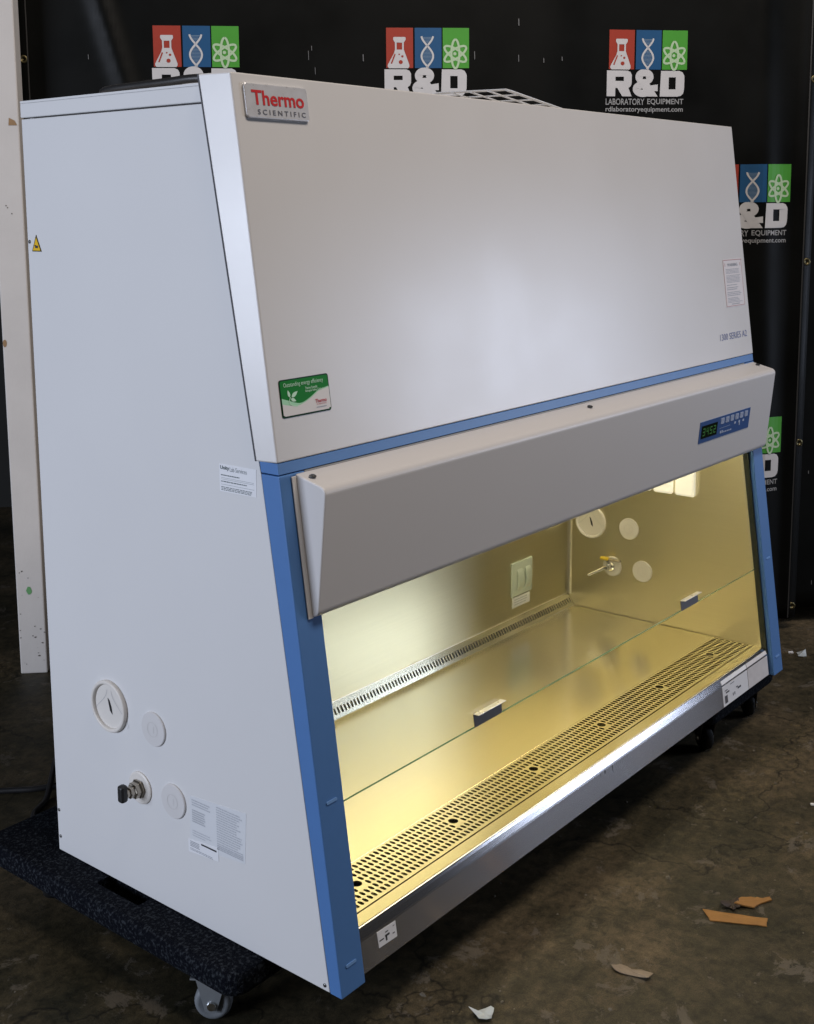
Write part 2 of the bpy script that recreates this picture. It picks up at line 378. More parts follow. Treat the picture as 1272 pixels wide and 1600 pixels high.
# banner, a hanging sheet with soft folds; warp gives the bulge towards the viewer
def warp(u, z):
    d = 0.012*math.sin(2.1*u+0.6*z+0.4)+0.008*math.sin(5.3*u-1.1*z)
    for u0, sl, wd, am in ((-0.62, 0.28, 0.03, 0.016), (1.50, 0.03, 0.05, 0.018), (1.665, 0.0, 0.018, 0.012), (0.85, -0.2, 0.10, 0.01)):
        x = (u-u0-sl*(2.05-z))/wd; d += am*math.exp(-x*x)
    return d
BS = Sheet(BM*BC, BU, (0, 0, 1), warp)      # normal of the sheet points to the camera (-BM)
assert BS.n.dot(BM) < 0
def hang(name, u0, u1, z0, z1, off, nu, nz, label):
    th = thing(name, label, 'banner', tuple(bpt((u0+u1)/2, FZ)))
    V = []; Fc = []
    for j in range(nz+1):
        for i in range(nu+1):
            V.append(BS.at(u0+(u1-u0)*i/nu, z0+(z1-z0)*j/nz, off))
    for j in range(nz):
        for i in range(nu):
            a = j*(nu+1)+i; Fc.append((a, a+1, a+nu+2, a+nu+1))
    o = mesh('vinyl_sheet', V, Fc, vinyl, th, smooth=True)
    sd = o.modifiers.new('thick', 'SOLIDIFY'); sd.thickness = 0.0015; sd.offset = -1
    return th
ban = hang('logo_banner', -0.850, 1.695, FZ+0.045, 2.55, 0.0, 220, 60, 'black vinyl banner printed with red, blue and green laboratory logos')
ban2 = hang('plain_banner', 1.60, 3.0, FZ+0.06, 2.55, -0.05, 80, 40, 'plain black vinyl sheet hanging behind the right edge of the logo banner')
mb = MB()
for uu in (-0.868, 1.695):
    pass
def hem(name, u, parent):
    m_ = MB(); P = [(u, FZ+0.05+2.45*i/40) for i in range(41)]
    BS.stroke(m_, P, 0.004, 0.0035); m_.build(name, mat('hem_stitch', (0.03, 0.03, 0.03), 0.6), parent)
hem('hem_seam', -0.812, ban); hem('hem_seam', 1.662, ban)
brassg = mat('grommet_brass', (0.16, 0.135, 0.07), 0.45, 1.0)
for (u, z) in ((-0.826, 1.772), (-0.826, 1.15), (-0.826, 0.55), (-0.826, -0.05), (1.678, 1.72), (1.678, 1.13), (1.678, 0.52), (1.678, -0.055)):
    g = MB(); c = BS.at(u, z, 0.001); g.lathe(c, BS.n, [(0.013, 0), (0.013, 0.0015), (0.010, 0.003), (0.006, 0.0025), (0.0055, 0)], 20)
    g.build('grommet', brassg, ban, smooth=True)

# logo artwork, in units of zoomed pixels (width 995) -> metres
LS = 0.26/995
def logo(ul, zt, idx):
    sh = Sheet(BM*BC, BU, (0, 0, 1), warp)
    cx = lambda X: ul+(X-110)*LS
    cy = lambda Y: zt-(Y-125)*LS*0.985
    def P(pts): return [(cx(a), cy(b)) for a, b in pts]
    H1, H2 = 0.0012, 0.0022
    def sq(name, x0, x1, m):
        b = MB(); n = 6
        for i in range(n): sh.rect(b, cx(x0+(x1-x0)*i/n), cy(600), cx(x0+(x1-x0)*(i+1)/n), cy(125), H1)
        return b.build(name, m, ban)
    r = sq('logo_square', 108, 430, print_red); bl = sq('logo_square', 450, 772, print_blue); gr = sq('logo_square', 786, 1104, print_green)
    # flask
    b = MB()
    L = [(190, 238), (335, 238), (345, 262), (330, 290), (322, 300), (322, 395)]
    sh.poly(b, P([(192, 240), (192, 268), (212, 300), (318, 300), (340, 268), (340, 240), (330, 234), (202, 234)][::-1][::-1]), H2)
    sh.poly(b, P([(212, 298), (232, 298), (232, 385), (212, 385)]), H2); sh.poly(b, P([(298, 298), (318, 298), (318, 385), (298, 385)]), H2)
    sh.poly(b, P([(212, 383), (318, 383), (335, 430), (198, 430)]), H2)
    sh.poly(b, P([(198, 429), (335, 429), (383, 560), (383, 585), (368, 603), (140, 603), (124, 585), (124, 565)]), H2)
    b.build('flask_print', print_white, r)
    b = MB()
    for (x, y, rr) in ((280, 530, 24), (300, 462, 14), (262, 438, 9)):
        sh.poly(b, P([(x+rr*math.cos(k*pi/6), y-rr*math.sin(k*pi/6)) for k in range(12)]), H2+0.0006)
    sh.stroke(b, P([(212, 435), (168, 548)]), 16*LS, H2+0.0006)
    b.build('bubble_print', print_red, r)
    # double helix
    b = MB()
    for ph in (0, pi):
        pts = [(600+70*math.cos(ph+(y-225)/(595-225)*2.9*pi/1.45*0.75+0.15)*1.0, y) for y in range(225, 598, 12)]
        sh.stroke(b, P(pts), 22*LS, H2)
    b.build('helix_print', print_white, bl)
    b = MB()
    for y in range(238, 592, 16):
        ph = (y-225)/(370)*2.9*pi/1.45*0.75+0.15; wv = abs(70*math.cos(ph))
        if wv > 22: sh.stroke(b, P([(600-wv+8, y), (600+wv-8, y)]), 5*LS, H2-0.0004)
    b.build('helix_rung_print', mat('print_pale_blue', (0.22, 0.30, 0.38), 0.5), bl)
    # atom
    b = MB()
    for ang in (90, 28, -28):
        pts = []
        for k in range(41):
            q = 2*pi*k/40; x, y = 170*math.cos(q), 56*math.sin(q); ca, sa = math.cos(math.radians(ang)), math.sin(math.radians(ang))
            pts.append((938+(x*ca-y*sa)*0.86, 432-(x*sa+y*ca)))
        sh.stroke(b, P(pts), 26*LS, H2+0.0003*(ang+28)/60)
    sh.poly(b, P([(932+20*math.cos(k*pi/6), 430-20*math.sin(k*pi/6)) for k in range(12)]), H2)
    b.build('atom_print', print_white if False else mat('print_pale_green', (0.42, 0.56, 0.36), 0.5), gr)
    # heavy R & D
    b = MB()
    sh.poly(b, P([(85, 615), (195, 615), (195, 928), (85, 928)]), H1)
    sh.poly(b, P([(195, 615), (345, 615), (385, 632), (403, 668), (403, 690), (302, 690), (195, 690)]), H1)
    sh.poly(b, P([(302, 690), (403, 690), (403, 770), (390, 805), (362, 826), (302, 826)]), H1)
    sh.poly(b, P([(195, 742), (302, 742), (302, 826), (195, 826)]), H1)
    sh.poly(b, P([(220, 826), (362, 826), (405, 928), (285, 928)]), H1)
    # ampersand
    def ring(cx_, cy_, rx, ry, wd, a0=0, a1=360, hh=H1):
        pts = [(cx_+rx*math.cos(math.radians(a)), cy_-ry*math.sin(math.radians(a))) for a in range(a0, a1+1, 12)]
        sh.stroke(b, P(pts), wd*LS, hh)
    ring(565, 690, 72, 52, 88, -60, 240); ring(548, 838, 86, 52, 88, 90, 360, H1+0.0001)
    sh.poly(b, P([(470, 720), (590, 715), (738, 928), (600, 928)]), H1+0.0002)
    sh.poly(b, P([(640, 860), (600, 800), (670, 790), (735, 780), (738, 862), (690, 862)]), H1+0.0003)
    # D
    sh.poly(b, P([(775, 615), (876, 615), (876, 928), (765, 928)]), H1)
    sh.poly(b, P([(876, 615), (1010, 615), (1050, 632), (1072, 668), (1076, 693), (876, 693)]), H1)
    sh.poly(b, P([(966, 693), (1076, 693), (1074, 840), (966, 840)]), H1)
    sh.poly(b, P([(876, 840), (1074, 840), (1064, 888), (1035, 918), (990, 928), (876, 928)]), H1)
    b.build('letter_print', print_white, ban)
    b = MB(); sh.text(b, 'LABORATORY', cx(75), cy(1032), 495*LS, 76*LS, H1, 0.012); sh.text(b, 'EQUIPMENT', cx(608), cy(1034), 462*LS, 78*LS, H1, 0.012)
    sh.text(b, 'rdlaboratoryequipment.com', cx(75), cy(1132), 990*LS, 78*LS, H1, 0.014)
    b.build('caption_print', print_grey, ban)
for i, (ul, zt) in enumerate(((-0.433, 1.8715), (0.283, 1.871), (0.998, 1.872), (1.356, 1.449), (1.356, 0.611))):
    logo(ul, zt, i)
# scuffs and creases in the vinyl
b = MB(); random.seed(3)
for (u, z, l) in ((-0.63, 1.785, 0.02), (0.56, 1.80, 0.035), (0.70, 1.79, 0.03), (0.78, 1.78, 0.02), (0.84, 1.785, 0.018), (0.04, 1.80, 0.04), (0.06, 1.75, 0.03), (0.21, 1.79, 0.03), (0.62, 1.685, 0.03), (0.05, 1.815, 0.02), (0.70, 1.90, 0.03), (1.75, 0.03, 0.02), (1.72, 0.42, 0.015)):
    l *= 0.7; pts = [(u, z), (u+0.0005, z-l)]; BS.stroke(b, pts, random.uniform(0.0015, 0.003), 0.003)
o = b.build('scuff', mat('scuff_grey', (0.14, 0.14, 0.14), 0.7), ban); o['kind'] = 'stuff'

# old painted wall end at the left
po = thing('wall_end', 'narrow white painted wall end with scuffs beside the banner', 'wall', tuple(bpt(-0.87, FZ, -0.06)))
def pbox(name, u0, u1, z0, z1, d0, d1, m, parent, bevel=0.0):
    V = [bpt(u, z, d) for z in (z0, z1) for (u, d) in ((u0, d0), (u1, d0), (u1, d1), (u0, d1))]
    return mesh(name, V, [(3, 2, 1, 0), (4, 5, 6, 7), (0, 1, 5, 4), (1, 2, 6, 5), (2, 3, 7, 6), (3, 0, 4, 7)], m, parent, bevel=bevel)
pbox('painted_face', -0.913, -0.829, FZ, 2.6, -0.10, -0.02, post_m, po, 0.004)
raw = mat('bare_wood', (0.28, 0.17, 0.08), 0.7, var=0.2, vscale=40); gp = mat('green_paint_spot', (0.12, 0.32, 0.12), 0.6); dirt = mat('dirt_scuff', (0.10, 0.085, 0.07), 0.8, var=0.4, vscale=90)
PS = Sheet(BM*(BC-0.10), BU, (0, 0, 1))
b = MB(); PS.poly(b, [(-0.860, 1.568), (-0.835, 1.568), (-0.842, 1.582), (-0.858, 1.590)], 0.001); b.build('chipped_paint', raw, po); b = MB(); PS.poly(b, [(-0.906+0.006*math.cos(k*pi/5), 0.915+0.012*math.sin(k*pi/5)) for k in range(10)], 0.001)
b.build('chipped_paint', raw, po)
b = MB(); PS.poly(b, [(-0.874+0.009*math.cos(k*pi/5)*random.uniform(.7, 1.2), 0.130+0.013*math.sin(k*pi/5)*random.uniform(.7, 1.2)) for k in range(10)], 0.001); b.build('paint_spot', gp, po)
b = MB(); random.seed(11)
for k in range(22):
    u = random.uniform(-0.910, -0.832); z = FZ+0.02+abs(random.gauss(0, 0.14)); r_ = random.uniform(0.001, 0.004)
    PS.poly(b, [(u+r_*math.cos(q*pi/3)*random.uniform(.4, 1.5), z+r_*0.6*math.sin(q*pi/3)*random.uniform(.4, 1.4)) for q in range(6)], 0.001)
for k in (1, 2, 5): 
    u = -0.885+0.004*k; z = 1.34-0.006*k; PS.poly(b, [(u, z), (u+0.003, z-0.002), (u+0.002, z-0.005), (u-0.001, z-0.003)], 0.001)
o = b.build('dirt_mark', dirt, po); o['kind'] = 'stuff'

# ------------------------------------------------------------------ the cabinet
W, D = 1.9, 0.789
def Fy(z, off=0.0): return z*t+off
CB = thing('biosafety_cabinet', 'large white laboratory biosafety cabinet with blue trim and lit stainless work area', 'cabinet', (0.95, 0.4, 0.0))
Z1, Z2, HF, HT = 0.9037, 0.8833, 1.5325, 1.516
def fb(z): return Fy(z)+0.027+(0.0425-0.027)*z/0.9 if z < 0.9 else Fy(z)+0.0425+(0.064-0.0425)*(z-0.9)/0.62
# side panels (left and right)
for x0, x1 in ((0.0015, 0.02), (W-0.02, W-0.0015)):
    g = 0.0035
    o = MB().prism([(D, 0.0), (D, 1.4865), (fb(1.4865)+g, 1.4865), (fb(0.92)+g, 0.92), (fb(0.88)+0.0015, 0.88), (fb(0.004)+0.0015, 0.0)], x0, x1).build('side_panel', white, CB, bevel=0.0015)
    a, bb = (0.001, 0.02) if x0 < 1 else (W-0.02, W-0.001)
    MB().prism([(D+0.002, 1.489), (D+0.002, HT), (fb(HT)+0.002, HT), (fb(1.489)+0.002, 1.489)], a, bb).build('top_rail', white, CB, bevel=0.002)
    MB().box((a-0.0 if x0 > 1 else a, fb(1.52)+0.006, HT), (bb, D+0.001, HT+0.004)).build('rail_lip', white, CB)
MB().box((0.0205, D-0.012, 0.004), (W-0.0205, D-0.001, 1.51)).build('back_panel', white, CB)
MB().box((0.0205, fb(1.5)+0.004, 1.496), (W-0.0205, D-0.0125, 1.508)).build('top_panel', white, CB)
MB().box((0.0205, 0.035, 0.001), (W-0.0205, D-0.0125, 0.011)).build('bottom_panel', steel_in, CB)
# sloping front cover with folded flanges
def hollow(prof_out, name, m, x0, x1, bevel):
    return MB().prism(prof_out, x0, x1).build(name, m, CB, bevel=bevel, segs=3)
fc = mesh('front_cover', [(0, Fy(Z1), Z1), (0, Fy(HF), HF), (-0.0115, fb(HF), HF), (-0.0076, fb(Z1), Z1), (W, Fy(Z1), Z1), (W, Fy(HF), HF), (W+0.0115, fb(HF), HF), (W+0.0076, fb(Z1), Z1)],
          [(0, 1, 2, 3), (7, 6, 5, 4), (0, 4, 5, 1), (1, 5, 6, 2), (2, 6, 7, 3), (3, 7, 4, 0)], cover_white, CB, bevel=0.0025, segs=3)
for sx, xo in ((-1, 0.0), (1, W)):
    V = []
    for z, e in ((Z1, 0.0072), (HF, 0.0110)):
        V += [(xo+sx*e, fb(z)+0.0001, z), (xo+sx*e, fb(z)+0.0026, z), (xo-sx*0.01, fb(z)+0.0026, z), (xo-sx*0.01, fb(z)+0.0001, z)]
    mesh('seam_shade_strip', V, [(0, 1, 2, 3), (7, 6, 5, 4), (0, 4, 5, 1), (1, 5, 6, 2), (2, 6, 7, 3), (3, 7, 4, 0)], mat('seam_grey', (0.06, 0.06, 0.07), 0.6), CB)  # dark strip added to draw the shaded gap behind the flange
hollow([(Fy(Z2, 0.0012), Z2+0.0006), (Fy(Z1, 0.0012), Z1-0.0008), (fb(Z1), Z1-0.0008), (fb(Z2), Z2+0.0006)], 'trim_band', blue, 0.0008, W-0.0008, 0.001)
FR = 0.0615
for x0, x1 in ((0.0, FR), (W-FR, W)):
    prof = [(Fy(0.0), 0.0), (Fy(Z2-0.0012), Z2-0.0012), (fb(Z2), Z2-0.0012), (fb(0.0), 0.0)]
    o = MB().prism(prof, x0, x1).build('frame_post', blue, CB, bevel=0.0022, segs=3)
    sh = Sheet((x0, 0, 0), (1, 0, 0), (0, t, 1))
    for z in (0.049, 0.330):
        s_ = MB(); c0 = z*math.sqrt(1+t*t)
        sh.slab('slot_cap', rrect(0.018, c0-0.0025, 0.044, c0+0.0025, 0.0024, 3), 0.0016, mat('blue_cap', (0.16, 0.32, 0.62), 0.35), o)
# control hood
def hood_prof():
    y0, y1 = Fy(0.8822, -0.001), Fy(0.636, -0.001)
    A = (y0, 0.8815); B_ = (0.0545, 0.8690); C_ = (0.0725, 0.6640)
    P = [A]
    # rounded upper nose
    cx_, cz_, rr = 0.0665, 0.8545, 0.0135
    for k in range(0, 9):
        a = math.radians(98+(186-98)*k/8); P.append((cx_+rr*math.cos(a), cz_+rr*math.sin(a)))
    # rounded lower nose
    cx_, cz_, rr = 0.0860, 0.6560, 0.0140
    for k in range(0, 6):
        a = math.radians(186+(262-186)*k/5); P.append((cx_+rr*math.cos(a), cz_+rr*math.sin(a)))
    P.append((y1+0.0005, 0.6415))
    return P
HX0, HX1 = 0.036, 1.890
hp = hood_prof()
hood = MB().prism(hp, HX0, HX1).build('control_hood', hood_white, CB, bevel=0.003, segs=3)
MB().prism([(Fy(0.655, 0.0015), 0.655), (Fy(0.8825, 0.0015), 0.8825), (Fy(0.8825, 0.0185), 0.8825), (Fy(0.655, 0.0185), 0.655)], FR+0.0005, W-FR-0.0005).build('leak_block_panel', mat('leak_block_grey', (0.3, 0.3, 0.3), 0.5), CB)  # unseen panel added behind the hood to stop tube light leaking out
# folded mounting flanges of the hood, left and right
for a, bb in ((0.0255, HX0+0.002), (HX1-0.002, 1.8985)):
    MB().prism([(Fy(0.878, -0.0035), 0.878), (Fy(0.640, -0.0035), 0.640), (Fy(0.640, -0.0008), 0.640), (Fy(0.878, -0.0008), 0.878)], a, bb).build('mounting_flange', hood_white, hood, bevel=0.001)
for x in (0.052, 0.95, 1.865):
    y = 0.095; MB().lathe((x, y, 0.8772), (0, -0.12, 1), [(0.0062, 0), (0.0062, 0.002), (0.0035, 0.0035)], 16).build('screw', mat('dark_screw', (0.10, 0.10, 0.10), 0.35, 0.8), hood, smooth=False)
# control panel on the hood face
pa = Vector((0, 0.0530, 0.8531)); pb_ = Vector((0, 0.0721, 0.6575)); upv = (pa-pb_).normalized()
HS = Sheet((0, 0.0530, 0.8531), (1, 0, 0), upv)
def hz(z): return (z-0.8531)/upv.z
pt, pbm = hz(0.777), hz(0.7215)
cp = HS.slab('control_panel', [(1.437, pbm), (1.743, pbm), (1.743, pt), (1.437, pt)], 0.0012, panel_blue, hood)
# the panel is a part of the hood; its details hang beside it as sub-parts of the hood
HH = 0.0018
ph = pt-pbm
b = MB(); HS.rect(b, 1.447, pbm+0.20*ph, 1.540, pbm+0.80*ph, HH); b.build('display_window', panel_dk, hood)
b = MB()
def digit(a, bb, w_, h_, segs):
    s_ = w_*0.22
    S = {'a': (a, bb+h_-s_, a+w_, bb+h_), 'g': (a, bb+h_/2-s_/2, a+w_, bb+h_/2+s_/2), 'd': (a, bb, a+w_, bb+s_), 'f': (a, bb+h_/2, a+s_, bb+h_), 'b': (a+w_-s_, bb+h_/2, a+w_, bb+h_), 'e': (a, bb, a+s_, bb+h_/2), 'c': (a+w_-s_, bb, a+w_, bb+h_/2)}
    for k in segs: HS.rect(b, *S[k], HH+0.0006)
for i, sg in enumerate(('abgcd', 'fgbc', 'afgcd', 'abged')): digit(1.455+i*0.0205, pbm+0.32*ph, 0.013, 0.36*ph, sg)
b.build('display_digits', led, hood)
for i in range(6):
    a = 1.560+i*0.0295
    o = HS.slab('panel_button', rrect(a, pbm+0.62*ph, a+0.019, pbm+0.90*ph, 0.002, 2), 0.0022, mat('button_face', (0.34, 0.40, 0.54), 0.4), hood)
b = MB()
for i in range(6):
    a = 1.560+i*0.0295; HS.stroke(b, [(a+0.0095+0.005*math.cos(q*pi/4), pbm+0.76*ph+0.005*math.sin(q*pi/4)) for q in range(9 if i % 2 else 6)], 0.0016, 0.0028)
for i in range(3): HS.rect(b, 1.645+i*0.026, pbm+0.42*ph, 1.655+i*0.026, pbm+0.53*ph, HH)
HS.rect(b, 1.676, pbm+0.28*ph, 1.681, pbm+0.42*ph, HH)
for i in range(7): HS.rect(b, 1.560+i*0.0105, pbm+0.17*ph, 1.567+i*0.0105, pbm+(0.30 if i < 2 else 0.24)*ph, HH)
HS.stroke(b, [(1.553, pbm+0.42*ph), (1.62, pbm+0.44*ph)], 0.0008, HH)
b.build('panel_print', panel_ink, hood)

# ---- prints on the sloping front cover
FS = Sheet((0, 0, 0), (1, 0, 0), (0, t, 1))
q = math.sqrt(1+t*t)
bz = lambda z: z*q
bd = FS.slab('brand_badge', rrect(0.0215, bz(1.4605), 0.1690, bz(1.5170), 0.006, 4), 0.005, badge_m, CB)
bv = bd.modifiers.new('bevel', 'BEVEL'); bv.width = 0.0018; bv.segments = 2; bv.limit_method = 'ANGLE'
b = MB(); FS.text(b, 'Thermo', 0.036, bz(1.4815), 0.122, 0.0245, 0.0056, 0.022); b.build('brand_lettering', ink_red, bd)
b = MB(); FS.text(b, 'S C I E N T I F I C', 0.046, bz(1.4665), 0.113, 0.0085, 0.0056, 0.012); b.build('brand_lettering', mat('dark_ink_grey', (0.09, 0.09, 0.11), 0.5), bd)
# green efficiency sticker, slightly tilted
GS = Sheet(FS.at(0.0232, bz(0.9735)), (1, 0, 0.0), (0, t, 1))
gw, gh = 0.120, 0.0635
gs_ = GS.slab('efficiency_sticker', rrect(0, 0, gw, gh, 0.005, 4), 0.0008, green_dk, CB)
b = MB(); 
up = rrect(0.0022, 0.0022, gw-0.0022, gh-0.0022, 0.0038, 4)
GS.poly(b, up, 0.0012); b.build('sticker_print', green_m, gs_)
def wave(x, o=0.0): 
    s_ = x/gw; return 0.0022+0.0245+o-0.0105*math.sin((s_-0.03)*2*pi*0.92)*(0.7+0.6*s_)
def region(f, h, m, nm):
    b = MB(); n = 26; X = [0.0024+(gw-0.0048)*i/n for i in range(n+1)]
    for i in range(n): GS.poly(b, [(X[i], 0.003 if 0 < i < n-1 else 0.005), (X[i+1], 0.003 if 0 < i+1 < n else 0.005), (X[i+1], f(X[i+1])), (X[i], f(X[i]))], h)
    b.build(nm, m, gs_)
def lw(x): 
    s_ = x/gw
    return 0.004+0.0225-0.010*math.sin(pi*min(1, s_/0.75))+max(0, (s_-0.35))*0.019
region(lambda x: lw(x)+0.0035+(0.004 if x < 0.02 else 0.004*max(0, 1-(x-0.02)/0.03)), 0.0016, green_lt, 'sticker_swoosh')
region(lambda x: lw(x)+0.0018-0.004*max(0, 1-x/0.05), 0.0020, mat('sticker_white', (0.62, 0.60, 0.59), 0.45), 'sticker_swoosh')
b = MB(); GS.text(b, 'Outstanding energy efficiency', 0.0095, 0.0485, 0.096, 0.0092, 0.0018, 0.0)
GS.text(b, 'Thermo Scientific', 0.060, 0.0420, 0.030, 0.0044, 0.0018, 0.01); GS.text(b, 'Biological Safety Cabinets', 0.060, 0.0365, 0.045, 0.0046, 0.0018, 0.01)
def leafp(x, y, ang, l, wd):
    P = []
    for k in range(13):
        s_ = k/6 if k <= 6 else (12-k)/6; sd = 1 if k <= 6 else -1
        a, c = l*s_, sd*wd*math.sin(pi*s_**0.8)
        P.append((x+a*math.cos(ang)-c*math.sin(ang), y+a*math.sin(ang)+c*math.cos(ang)))
    return P[:-1]
GS.poly(b, leafp(0.0215, 0.033, math.radians(105), 0.013, 0.003), 0.0018); GS.poly(b, leafp(0.0255, 0.033, math.radians(28), 0.018, 0.0035), 0.0018); GS.poly(b, leafp(0.0235, 0.0305, math.radians(-22), 0.013, 0.003), 0.0018)
GS.stroke(b, [(0.0225, 0.0335), (0.0195, 0.028), (0.0205, 0.022), (0.027, 0.0185), (0.038, 0.0165)], 0.0014, 0.0022)
b.build('sticker_lettering', mat('sticker_mint', (0.45, 0.70, 0.50), 0.45), gs_)
b = MB(); GS.text(b, 'Thermo', 0.0805, 0.0165, 0.028, 0.0064, 0.0026, 0.02); GS.text(b, 'SCIENTIFIC', 0.083, 0.0130, 0.025, 0.0022, 0.0026, 0.0); b.build('sticker_brand', ink_red, gs_)
b = MB(); GS.rect(b, 0.082, 0.0085, 0.107, 0.0097, 0.0026); b.build('sticker_smallprint', ink_grey, gs_)
# warning label
wlb = FS.slab('warning_label', [(1.7555, bz(1.041)), (1.8745, bz(1.041)), (1.8805, bz(1.171)), (1.7585, bz(1.171))], 0.0006, mat('warning_paper', (0.60, 0.57, 0.58), 0.45), CB)
b = MB()
for (a0, b0, a1, b1) in ((1.7575, bz(1.043), 1.8740, bz(1.0442)), (1.7600, bz(1.1675), 1.8785, bz(1.169)), (1.7575, bz(1.0442), 1.7590, bz(1.1685)), (1.8735, bz(1.0442), 1.8750, bz(1.1675)), (1.767, bz(1.151), 1.769, bz(1.160)), (1.864, bz(1.151), 1.866, bz(1.160))): FS.rect(b, a0, b0, a1, b1, 0.0010)
b.build('label_border', mat('border_red', (0.38, 0.14, 0.12), 0.5), wlb)
b = MB(); FS.text(b, 'WARNING', 1.783, bz(1.151), 0.066, 0.0085, 0.0011, 0.03)
random.seed(5); lines(FS, b, 1.771, bz(1.131), 1.862, bz(1.145), 4, 0.001, 0.38, 0.1); lines(FS, b, 1.771, bz(1.106), 1.862, bz(1.128), 6, 0.001, 0.38, 0.1); lines(FS, b, 1.771, bz(1.098), 1.84, bz(1.103), 1, 0.001, 0.35, 0.1)
lines(FS, b, 1.768, bz(1.086), 1.862, bz(1.096), 2, 0.001, 0.4, 0.5); lines(FS, b, 1.768, bz(1.070), 1.862, bz(1.083), 3, 0.001, 0.4, 0.15); lines(FS, b, 1.768, bz(1.052), 1.862, bz(1.067), 4, 0.001, 0.4, 0.3); lines(FS, b, 1.79, bz(1.0465), 1.845, bz(1.051), 1, 0.001, 0.5, 0.1)
b.build('label_print', ink_grey, wlb)
b = MB(); FS.text(b, '1300 SERIES A2', 1.697, bz(0.9555), 0.172, 0.0175, 0.0007, 0.0); b.build('model_lettering', ink_blue, CB)

# ---- left side details.  right = towards the front (-y)
LS_ = Sheet((0.0015, 0, 0), (0, -1, 0), (0, 0, 1))
def sa(y): return -y
sl = LS_.slab('service_label', [(sa(0.265), 0.8385), (sa(0.1765), 0.8395), (sa(0.1755), 0.8870), (sa(0.265), 0.8865)], 0.0005, paper_m, CB)
b = MB(); LS_.text(b, 'Unity', sa(0.2625), 0.8755, 0.022, 0.0085, 0.0009, 0.03); lines(LS_, b, sa(0.261), 0.8660, sa(0.215), 0.8690, 1, 0.0009, 0.6, 0.05); lines(LS_, b, sa(0.261), 0.8550, sa(0.196), 0.8580, 1, 0.0009, 0.6, 0.05)
lines(LS_, b, sa(0.261), 0.8405, sa(0.182), 0.8480, 3, 0.0009, 0.5, 0.1); b.build('label_print', mat('label_dark_ink', (0.12, 0.15, 0.16), 0.5), sl)
b = MB(); LS_.text(b, 'Lab Services', sa(0.239), 0.8755, 0.041, 0.0080, 0.0009, 0.0)
for z in (0.8625, 0.8600, 0.8510): LS_.rect(b, sa(0.261), z, sa(0.181), z+0.0006, 0.0009)
b.build('label_print', mat('label_mid_ink', (0.28, 0.31, 0.33), 0.5), sl)
dl = LS_.slab('data_label', [(sa(0.374), 0.150), (sa(0.228), 0.165), (sa(0.222), 0.262), (sa(0.371), 0.250)], 0.0004, clear_label, CB)
b = MB(); random.seed(9)
lines(LS_, b, sa(0.366), 0.232, sa(0.31), 0.246, 3, 0.0008, 0.4, 0.3); lines(LS_, b, sa(0.366), 0.200, sa(0.33), 0.226, 6, 0.0008, 0.5, 0.1); lines(LS_, b, sa(0.366), 0.172, sa(0.31), 0.186, 3, 0.0008, 0.3, 0.4)
lines(LS_, b, sa(0.300), 0.178, sa(0.232), 0.252, 16, 0.0008, 0.42, 0.25); lines(LS_, b, sa(0.300), 0.168, sa(0.232), 0.178, 3, 0.0008, 0.7, 0.02)
b.build('label_print', ink_faint, dl)
b2l = LS_.slab('barcode_label', [(sa(0.378), 0.138), (sa(0.297), 0.145), (sa(0.297), 0.172), (sa(0.379), 0.163)], 0.0008, paper_m, CB)
b = MB(); lines(LS_, b, sa(0.373), 0.150, sa(0.347), 0.162, 4, 0.0012, 0.45, 0.1); lines(LS_, b, sa(0.373), 0.143, sa(0.310), 0.148, 2, 0.0012, 0.4, 0.1); b.build('label_print', ink_grey, b2l)
b = MB(); LS_.rect(b, sa(0.343), 0.1615, sa(0.302), 0.1645, 0.0012); b.build('label_print', ink, b2l)
tri = LS_.slab('warning_triangle', [(sa(0.7755), 1.2375), (sa(0.7445), 1.2375), (sa(0.7600), 1.2700)], 0.0006, mat('triangle_black', (0.05, 0.04, 0.01), 0.4), CB)
b = MB(); LS_.poly(b, [(sa(0.7720), 1.2395), (sa(0.7480), 1.2395), (sa(0.7600), 1.2645)], 0.001); b.build('triangle_face', yellow_m, tri)
b = MB(); LS_.rect(b, sa(0.7640), 1.2440, sa(0.7550), 1.2490, 0.0014); LS_.rect(b, sa(0.7655), 1.2475, sa(0.762), 1.2500, 0.0014); b.build('triangle_symbol', ink, tri)
for (y, z) in ((0.782, 1.256), (0.782, 0.090), (0.781, 0.032), (0.040, 0.010)):
    MB().lathe((0.0015, y, z), (-1, 0, 0), [(0.0035, 0), (0.0035, 0.0012), (0.002, 0.002)], 12).build('screw', mat('dark_screw', (0.1, 0.1, 0.1), 0.35), CB)
